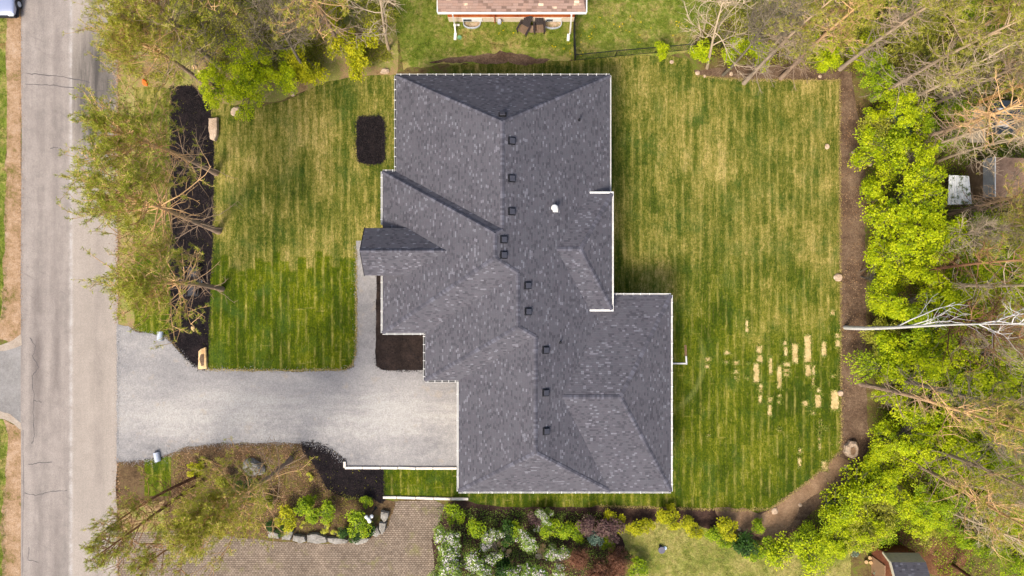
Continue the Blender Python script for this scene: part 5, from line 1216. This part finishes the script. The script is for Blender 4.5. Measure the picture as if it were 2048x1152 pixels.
for k, (a_, b_) in enumerate(UN):
    kk = k % 3 if b_ > 200 else (0 if k % 4 else 1)
    zone = 'upper right' if b_ < 200 else 'right' if b_ < 760 else 'lower right'
    near = min([(abs(a_-t_[4][0])+abs(b_-t_[4][1]), t_[7]) for t_ in TR])[1]
    if k in (13, 24, 39): continue
    plant('shrub', UNDER[k % 3], (B_GREY, (L_OLIVE, L_MAPLE2, L_MAPLE)[kk]), W(a_, b_), '%s undergrowth bush %s, near the %s' % (CL[kk], ('touching the lawn side' if a_ < 1760 else 'deep in the woods') if k % 2 else ('at the front' if a_ < 1760 else 'further back'), ' '.join(near.split()[:6])), 'bush', random.uniform(.85, 1.4), group='undergrowth bushes in the right woods')

# ------------------------------------------------------------------ shrubs, bottom
SH = [(1218, 1026, .7, 'yellow', 'yellow shrub at the left end of the hedge'), (1240, 1042, .9, 'yellow', 'yellow shrub second from the left in the hedge'), (1268, 1048, .95, 'yellow', 'yellow shrub third in the hedge, above the tub'), (1286, 1046, .75, 'yellow', 'yellow shrub just left of the hedge middle'),
      (1324, 1026, .9, 'yellow', 'tall yellow shrub at the hedge middle'), (1345, 1036, .9, 'yellow', 'yellow shrub right of the tall hedge one'), (1368, 1038, .8, 'yellow', 'yellow shrub in the right half of the hedge'), (1390, 1054, .8, 'yellow', 'low yellow shrub where the hedge bends down'),
      (1440, 1040, 1.0, 'yellow', 'yellow shrub near the right end of the hedge'), (1456, 1056, 1.0, 'yellow', 'yellow shrub at the right end of the hedge'), (1420, 1060, .9, 'green', 'green shrub inside the right part of the hedge'), (1448, 1076, .7, 'green', 'small green shrub below the hedge end'),
      (1480, 1078, 1.3, 'dark', 'dark green round shrub right of the hedge'), (1505, 1090, 1.0, 'green', 'green shrub between the dark shrub and the woods'), (1508, 1046, .8, 'green', 'lone green shrub on the pale soil'), (1540, 1082, 1.2, 'green', 'green shrub left of the lower right woods'), (1340, 1012, .5, 'yellow', 'tiny yellow shrub on the lawn edge above the hedge'),
      (576, 1024, 1.15, 'yellow', 'large round yellow shrub in the planting bed'), (545, 1048, .6, 'dark', 'dark green shrub below left of the round yellow one'), (566, 1056, .5, 'dark', 'dark green shrub right under the round yellow one'), (618, 1004, 1.1, 'green', 'green shrub top middle of the planting bed'), (655, 1012, 1.0, 'green', 'green shrub right of the top middle one'),
      (630, 1031, .7, 'green', 'small green shrub in the middle of the planting bed'), (716, 1036, 1.3, 'green', 'wide green shrub left of the garden lamp'), (692, 1058, .7, 'dark', 'dark round shrub, left of the three by the retaining stones'), (716, 1060, .75, 'dark', 'dark round shrub, middle of the three by the stones'), (742, 1052, .8, 'dark', 'dark round shrub under the garden lamp'),
      (652, 1052, .7, 'varieg', 'pale yellow hosta, upper one of the pair'), (673, 1066, .6, 'varieg', 'pale yellow hosta, lower one by the stones'), (608, 1048, .45, 'varieg', 'small pale hosta left of the pair'), (620, 952, .5, 'varieg', 'yellow flowering plant beside the curved mulch'), (732, 1000, .6, 'green', 'small green plant under the tip of the curved mulch'),
      (430, 1000, 1.0, 'yellow', 'yellow green shrub under the broad pine'), (400, 930, .8, 'yellow', 'low yellow plant near the gravel edge'), (460, 960, 1.0, 'olive', 'olive shrub left of the grey boulder'), (505, 975, 1.0, 'dark', 'dark plant below the grey boulder'), (540, 1000, .8, 'olive', 'olive plant between boulder and round yellow shrub'),
      (905, 1020, 1.0, 'green', 'green shrub beside the end of the white curb'), (955, 1048, 1.1, 'green', 'green shrub in the upper left of the blossom garden'), (1010, 1052, 1.1, 'dark', 'dark shrub by the flagstones'), (1030, 1052, .9, 'green', 'bright green shrub above the flagstones'), (1098, 1056, 1.0, 'green', 'green shrub left of the purple one'), (1130, 1050, 1.0, 'green', 'green shrub above the right flagstones'), (1160, 1062, .9, 'green', 'green shrub touching the purple one'),
      (1188, 1068, .9, 'blue', 'blue grey shrub right of the blossom garden'), (1212, 1080, .7, 'green', 'small green shrub above the red brown one'), (1010, 1128, 1.3, 'dark', 'dark shrub below the flagstones'), (1268, 1124, 1.0, 'green', 'green shrub right of the red brown one'), (1250, 1108, .7, 'dark', 'dark shrub touching the red brown one'),
      (1210, 1055, 1.3, 'purple', 'purple brown shrub above the blue grey one'), (1170, 1040, 1.1, 'purple', 'purple brown shrub on the lawn edge'), (1080, 1030, .9, 'purple', 'purple brown shrub behind the white blossom'),
      (1660, 1010, 1.0, 'blue', 'blue grey shrub on the path curve'), (1686, 1080, 1.0, 'blue', 'blue grey shrub in the lower right bushes'), (1750, 1136, .6, 'blue', 'blue grey plant beside the cut logs'), (1770, 250, 1.6, 'blue', 'blue grey bush behind the upper right maple'), (1550, 42, 1.2, 'blue', 'round blue green bush at the top edge')]
LM = dict(yellow=L_SPIREA, green=L_MAPLE2, dark=L_DARK, varieg=L_VARIEG, olive=L_OLIVE, blue=L_BLUE, purple=L_PURPLE)
for k, (a_, b_, s_, cl, lab) in enumerate(SH):
    me = SPIKY[0] if cl == 'varieg' else SHRUB[k % 2]
    plant('shrub', me, (B_GREY, LM[cl]), W(a_, b_), lab, 'shrub', s_*(1.0 if cl != 'varieg' else .9), group={'yellow': 'yellow shrubs'}.get(cl))
for a_, b_, s_, lab in [(1185, 1130, 1.15, 'large red brown shrub at the bottom edge'), (1225, 1110, .9, 'red brown shrub right of the large one'), (1150, 1100, .8, 'red brown shrub beside the white blossom')]:
    plant('shrub', TWIGGY, (B_PINE_D, L_RED), W(a_, b_), lab, 'shrub', s_, group='red brown shrubs')
def blossom(ctr, per, sp, hgt, rad):
    up = ctr[ctr[:, 2] > hgt*.5]; up = up[rng.uniform(0, 1, len(up)) < .7]
    cc = np.repeat(up, per, 0)+rng.normal(0, sp, (len(up)*per, 3))+np.array([0, 0, .08]); m = len(cc)
    Vl, Fl = leaves(cc, rdir(m), rdir(m, .3, 1), rng.uniform(.07, .13, m), rng.uniform(.06, .10, m)); return npmesh('blossom', Vl, Fl, np.repeat(rng.uniform(0, 1, m), 4))
for k, (a_, b_, s_, lab) in enumerate([(905, 1060, 1.0, 'white flowering bush beside the pavers, uppermost'), (925, 1105, 1.25, 'largest white flowering bush beside the pavers'), (985, 1080, .9, 'pale pink flowering bush left of the flagstones'), (895, 1140, 1.0, 'white flowering bush at the bottom edge beside the pavers'), (965, 1140, 1.1, 'pink white flowering bush at the bottom edge'),
                                       (1050, 1072, .9, 'white flowering bush between the flagstone groups'), (1075, 1125, 1.15, 'white flowering bush below the right flagstones'), (1120, 1110, .9, 'white flowering bush left of the red brown shrubs'), (1085, 1030, .7, 'small white flowering bush near the lawn edge'), (1030, 1140, 1.0, 'white flowering bush at the bottom middle')]):
    t_, c_, ctr = broad_tree_mesh(2.2, 1.15, .03, 90, .10, 34, .08, clump_r=.24, stems=4, fill=.5)
    plant('shrub', (t_, c_, blossom(ctr, 14, .09, 2.2, 1.15)), (B_GREY, L_LILAC, L_FLOWER), W(a_, b_), lab, 'flowering bush', s_*.95, group='white flowering bushes')
# flagstones
FS = [(985, 1082), (999, 1088), (990, 1098), (1006, 1098), (1014, 1088), (1018, 1102), (1012, 1110), (996, 1110), (1086, 1092), (1104, 1092), (1096, 1102), (1082, 1102), (1078, 1112), (1090, 1112), (1110, 1104)]
e = empty('flagstone_path', W(1000, 1095), 'tan flagstones set in dark joints between the flowering bushes', 'path')
for k, (a_, b_) in enumerate(FS):
    n = random.randint(5, 7); q = W(a_, b_); r_ = random.uniform(.17, .26)
    pts = [(q.x+r_*1.25*math.cos(6.28*i/n+k)*random.uniform(.8, 1.1), q.y+r_*math.sin(6.28*i/n+k)*random.uniform(.8, 1.1)) for i in range(n)]
    b = MB(); b.prism(pts, .012, .06); o = b.build('flagstone', STONE_O if k % 3 else STONE, e, .008); o.location = -W(1000, 1095)

# ------------------------------------------------------------------ loose ground cover, fallen leaves, dandelions
def inpoly(X, Y, poly):
    ins = np.zeros(len(X), bool); n = len(poly); j = n-1
    for i in range(n):
        xi, yi = poly[i]; xj, yj = poly[j]
        cnd = ((yi > Y) != (yj > Y)) & (X < (xj-xi)*(Y-yi)/(yj-yi+1e-9)+xi); ins ^= cnd; j = i
    return ins
def scatter(name, poly, n, leaf, mat, label, cat, clump=8, spread=.15, zr=.12, up=.6, wl=.7, thr=None, z0=.025):
    P = np.array([tuple(W(*q)[:2]) for q in poly]); lo, hi = P.min(0), P.max(0)
    c_ = rng.uniform(lo, hi, (n, 2)); c_ = c_[inpoly(c_[:, 0], c_[:, 1], P)]
    if thr is not None:
        keep = np.array([mnoise.noise(Vector((x*.55, y*.55, thr*9))) > thr for x, y in c_]); c_ = c_[keep]
    cc = np.repeat(c_, clump, 0)+rng.normal(0, spread, (len(c_)*clump, 2)); m = len(cc)
    base = np.column_stack([cc, rng.uniform(z0, z0+zr, m)]); sz = rng.uniform(.6, 1.3, m)*leaf
    Vl, Fl = leaves(base, rdir(m, -.1, up), rdir(m, .3, 1), sz, sz*wl); t_ = np.clip(np.repeat(rng.uniform(.1, .9, len(c_)), clump)+rng.normal(0, .12, m), 0, 1)
    o = link(name, npmesh(name, Vl, Fl, np.repeat(t_, 4)), None, mat); return tag(o, label, cat, None, 'stuff')
RW = [(1745, 180), (2048, 160), (2080, 1160), (1880, 1160), (1860, 1090), (1740, 1090), (1560, 1090), (1660, 1000), (1750, 900), (1745, 600)]
scatter('ground_cover', RW, 9000, .09, L_MAPLE2, 'low green plants over the floor of the right woods', 'ground cover', 9, .16, .2)
scatter('fallen_leaves', RW+[(1680, 900), (1680, 160)], 5000, .06, L_DEAD, 'fallen brown leaves under the right woods', 'leaves', 6, .2, .03, .1)
scatter('ground_cover', [(1560, -20), (2060, -20), (2060, 200), (1745, 150), (1560, 130), (1400, 110), (1420, -20)], 5000, .09, L_OLIVE, 'low olive plants under the upper right pines', 'ground cover', 9, .16, .2)
scatter('ground_cover', [(245, -20), (790, -20), (780, 120), (640, 150), (430, 170), (250, 150)], 6500, .09, L_OLIVE, 'low olive plants under the top left grove', 'ground cover', 9, .16, .2, thr=-.15)
scatter('ground_cover', [(345, 900), (450, 892), (600, 892), (640, 970), (760, 1005), (740, 1060), (540, 1064), (360, 1040)], 1400, .06, L_OLIVE, 'low plants spread over the brown planting bed', 'ground cover', 8, .12, .1, thr=-.05)
scatter('fallen_leaves', [(346, 905), (450, 892), (600, 892), (640, 970), (700, 1005), (540, 1064), (360, 1060), (346, 1050)], 3400, .06, L_DEAD, 'dry brown leaves over the planting bed', 'leaves', 6, .15, .03, .1)
scatter('ground_cover', [(880, 1015), (1200, 1025), (1240, 1150), (870, 1160)], 1500, .08, L_LILAC, 'low green plants between the flowering bushes', 'ground cover', 9, .14, .15)
scatter('grass_tufts', [(785, 0), (1545, 0), (1400, 60), (1380, 100), (1150, 118), (1040, 90), (830, 122), (800, 130)], 9000, .10, m_leaf('grass_blades', [(62, 86, 14), (98, 118, 24), (134, 142, 44), (170, 160, 84)], .2), 'longer uneven grass blades of the upper neighbour lawn', 'grass', 9, .07, .03, .8, .16)
scatter('grass_tufts', [(1250, 1050), (1330, 1042), (1450, 1070), (1560, 1108), (1700, 1116), (1700, 1170), (1240, 1170), (1260, 1110)], 6000, .09, m_leaf('dry_grass_blades', [(94, 104, 34), (136, 136, 56), (172, 162, 88), (192, 174, 116)], .2), 'dry uneven grass blades of the lower neighbour lawn', 'grass', 9, .07, .03, .8, .16)
scatter('grass_tufts', [(-40, -20), (14, -20), (12, 640), (-40, 660)], 2500, .10, bpy.data.materials['grass_blades'], 'grass blades on the left road verge, upper part', 'grass', 9, .07, .03, .8, .16)
scatter('grass_tufts', [(-40, 850), (14, 850), (10, 1170), (-40, 1170)], 1500, .10, bpy.data.materials['grass_blades'], 'grass blades on the left road verge, lower part', 'grass', 9, .07, .03, .8, .16)
scatter('dandelions', [(900, 45), (1146, 45), (1330, 0), (1400, 60), (1250, 105), (1146, 115), (1100, 90), (950, 70)], 320, .055, L_DANDY, 'yellow dandelion flowers dotted over the upper neighbour lawn', 'flowers', 5, .03, .03, .1, .9, .02, .06)
scatter('leaf_debris', [(345, 180), (420, 215), (420, 700), (345, 670)], 120, .05, L_OLIVE, 'pale leaf bits scattered over the long mulch bed', 'leaves', 2, .1, .02, .1)
scatter('leaf_debris', [(610, 890), (690, 930), (765, 940), (760, 1000), (660, 975)], 60, .06, L_SPIREA, 'yellow green leaf bits on the curved mulch bed', 'leaves', 2, .1, .02, .1)
scatter('grass_clumps', [(1690, 170), (1735, 300), (1735, 640), (1740, 880), (1690, 900), (1690, 600)], 260, .05, L_DEAD, 'straw and twigs scattered over the soil border', 'straw', 5, .15, .03, .1, .2)

# chips, strays and straw that break up the bed and path edges
L_CHIP = m_leaf('bark_chips', [(12, 10, 11), (26, 22, 23), (42, 35, 35), (60, 50, 46)], 0, .9)
L_STONE = m_leaf('gravel_stones', [(112, 110, 112), (140, 138, 138), (166, 162, 160), (190, 186, 182)], 0, .9)
L_STRAW = m_leaf('dry_straw', [(120, 104, 52), (150, 132, 74), (178, 158, 100)], 0, .9)
def edge_scatter(name, poly, n, leaf, mat, label, cat, spread=.10, wl=.6, z0=.03, closed=True):
    P = np.array([tuple(W(*q)[:2]) for q in poly]); Q = np.roll(P, -1, 0)
    if not closed: P, Q = P[:-1], Q[:-1]
    Ls = np.linalg.norm(Q-P, axis=1); i = rng.choice(len(P), n, p=Ls/Ls.sum()); f = rng.uniform(0, 1, (n, 1))
    c_ = P[i]+(Q[i]-P[i])*f+rng.normal(0, 1, (n, 2))*spread*rng.uniform(.2, 1.6, (n, 1)); base = np.column_stack([c_, np.full(n, z0)+rng.uniform(0, .02, n)])
    sz = rng.uniform(.5, 1.4, n)*leaf; Vl, Fl = leaves(base, rdir(n, -.05, .25), rdir(n, .6, 1), sz, sz*wl)
    return tag(link(name, npmesh(name, Vl, Fl, np.repeat(rng.uniform(0, 1, n), 4)), None, mat), label, cat, None, 'stuff')
B1_ = [(342, 174), (384, 172), (404, 190), (420, 215), (428, 300), (426, 450), (421, 560), (418, 640), (415, 738), (397, 738), (372, 716), (338, 672), (341, 640), (342, 400)]
B2_ = [(720, 234), (762, 233), (769, 245), (770, 315), (762, 326), (740, 329), (718, 323), (714, 308), (714, 245)]
B3_ = [(753, 500), (760, 600), (850, 741), (790, 741), (766, 740), (753, 732), (751, 715)]
B4_ = [(604, 886), (625, 884), (650, 892), (690, 920), (692, 936), (766, 938), (768, 1000), (762, 1006), (742, 992), (720, 996), (690, 996), (655, 976), (640, 950), (625, 922), (608, 905)]
for B_, nm_, n1, n2 in ((B1_, 'the long roadside bed', 2600, 5200), (B2_, 'the small square bed', 900, 1400), (B3_, 'the walkway bed', 500, 1000), (B4_, 'the curved bed', 1600, 2200)):
    edge_scatter('bark_chips', B_, n1, .075, L_CHIP, 'bark chips spilling over the rim of '+nm_, 'bark chips', .07, closed=B_ is not B3_)
    scatter('bark_chips', B_, n2, .075, L_CHIP, 'coarse dark bark chips inside '+nm_, 'bark chips', 3, .1, .03, .2, .55)
GE = [(256, 652), (272, 664), (330, 674), (345, 690), (372, 718), (398, 738), (560, 743), (690, 741), (708, 732), (714, 700), (713, 490)]
GE2 = [(234, 923), (310, 918), (340, 906), (372, 893), (440, 886), (500, 884), (604, 885), (640, 890), (668, 902), (690, 930)]
edge_scatter('gravel_stones', GE, 2600, .05, L_STONE, 'loose gravel stones along the upper drive edge', 'gravel', .10, closed=False)
edge_scatter('gravel_stones', GE2, 3200, .05, L_STONE, 'loose gravel stones along the lower drive edge', 'gravel', .16, closed=False)
edge_scatter('gravel_stones', [(236, 660), (236, 920)], 900, .05, L_STONE, 'loose gravel stones where the drive meets the road', 'gravel', .10, closed=False)
edge_scatter('straw', [(412, 739), (560, 741), (690, 739), (706, 728), (713, 700), (713, 500)], 1500, .09, L_STRAW, 'dry straw rim of the front lawn beside the gravel', 'straw', .05, .4, .035, closed=False)
edge_scatter('straw', [(1392, 152), (1470, 159), (1590, 161), (1679, 161), (1680, 500), (1682, 900), (1648, 935), (1600, 975), (1540, 1018), (1480, 1020), (1200, 1012)], 5000, .09, L_STRAW, 'dry straw rim of the back lawn beside the soil', 'straw', .06, .4, .03, closed=False)
edge_scatter('leaf_bits', [(236, -20), (236, 640)], 3000, .07, L_DEAD, 'dead leaf bits along the right road edge, upper part', 'leaves', .14, .6, .03, closed=False)
edge_scatter('leaf_bits', [(236, 925), (236, 1170)], 700, .07, L_DEAD, 'dead leaf bits along the right road edge, lower part', 'leaves', .14, .6, .03, closed=False)
edge_scatter('leaf_bits', [(42, -20), (42, 660)], 1500, .05, L_DEAD, 'dead leaf bits along the left road edge', 'leaves', .10, .6, .03, closed=False)

for k_ in range(1):
    pp = [PT[i] for i in range(len(PT))]
    pts_ = []
    for x0, y0, x1_, y1_ in pp:
        n = int(6+((x1_-x0)+(y1_-y0))*1.6)
        for i in range(n):
            e_ = random.random()
            if e_ < .5: X, Y = random.uniform(x0, x1_), random.choice((y0, y1_))+random.gauss(0, 1.0)
            else: X, Y = random.choice((x0, x1_))+random.gauss(0, .9), random.uniform(y0, y1_)
            pts_.append(tuple(W(X, Y, .03)))
    c_ = np.repeat(np.array(pts_), 3, 0)+np.column_stack([rng.normal(0, .03, (len(pts_)*3, 2)), np.zeros(len(pts_)*3)]); m = len(c_)
    Vl, Fl = leaves(c_, rdir(m, -.05, .5), rdir(m, .4, 1), rng.uniform(.05, .13, m), rng.uniform(.03, .06, m))
    tag(link('grass_tufts', npmesh('grass_tufts', Vl, Fl, np.repeat(rng.uniform(0, 1, m), 4)), None, bpy.data.materials['grass_blades']), 'grass blades growing over the rims of the bare straw strips', 'grass', None, 'stuff')
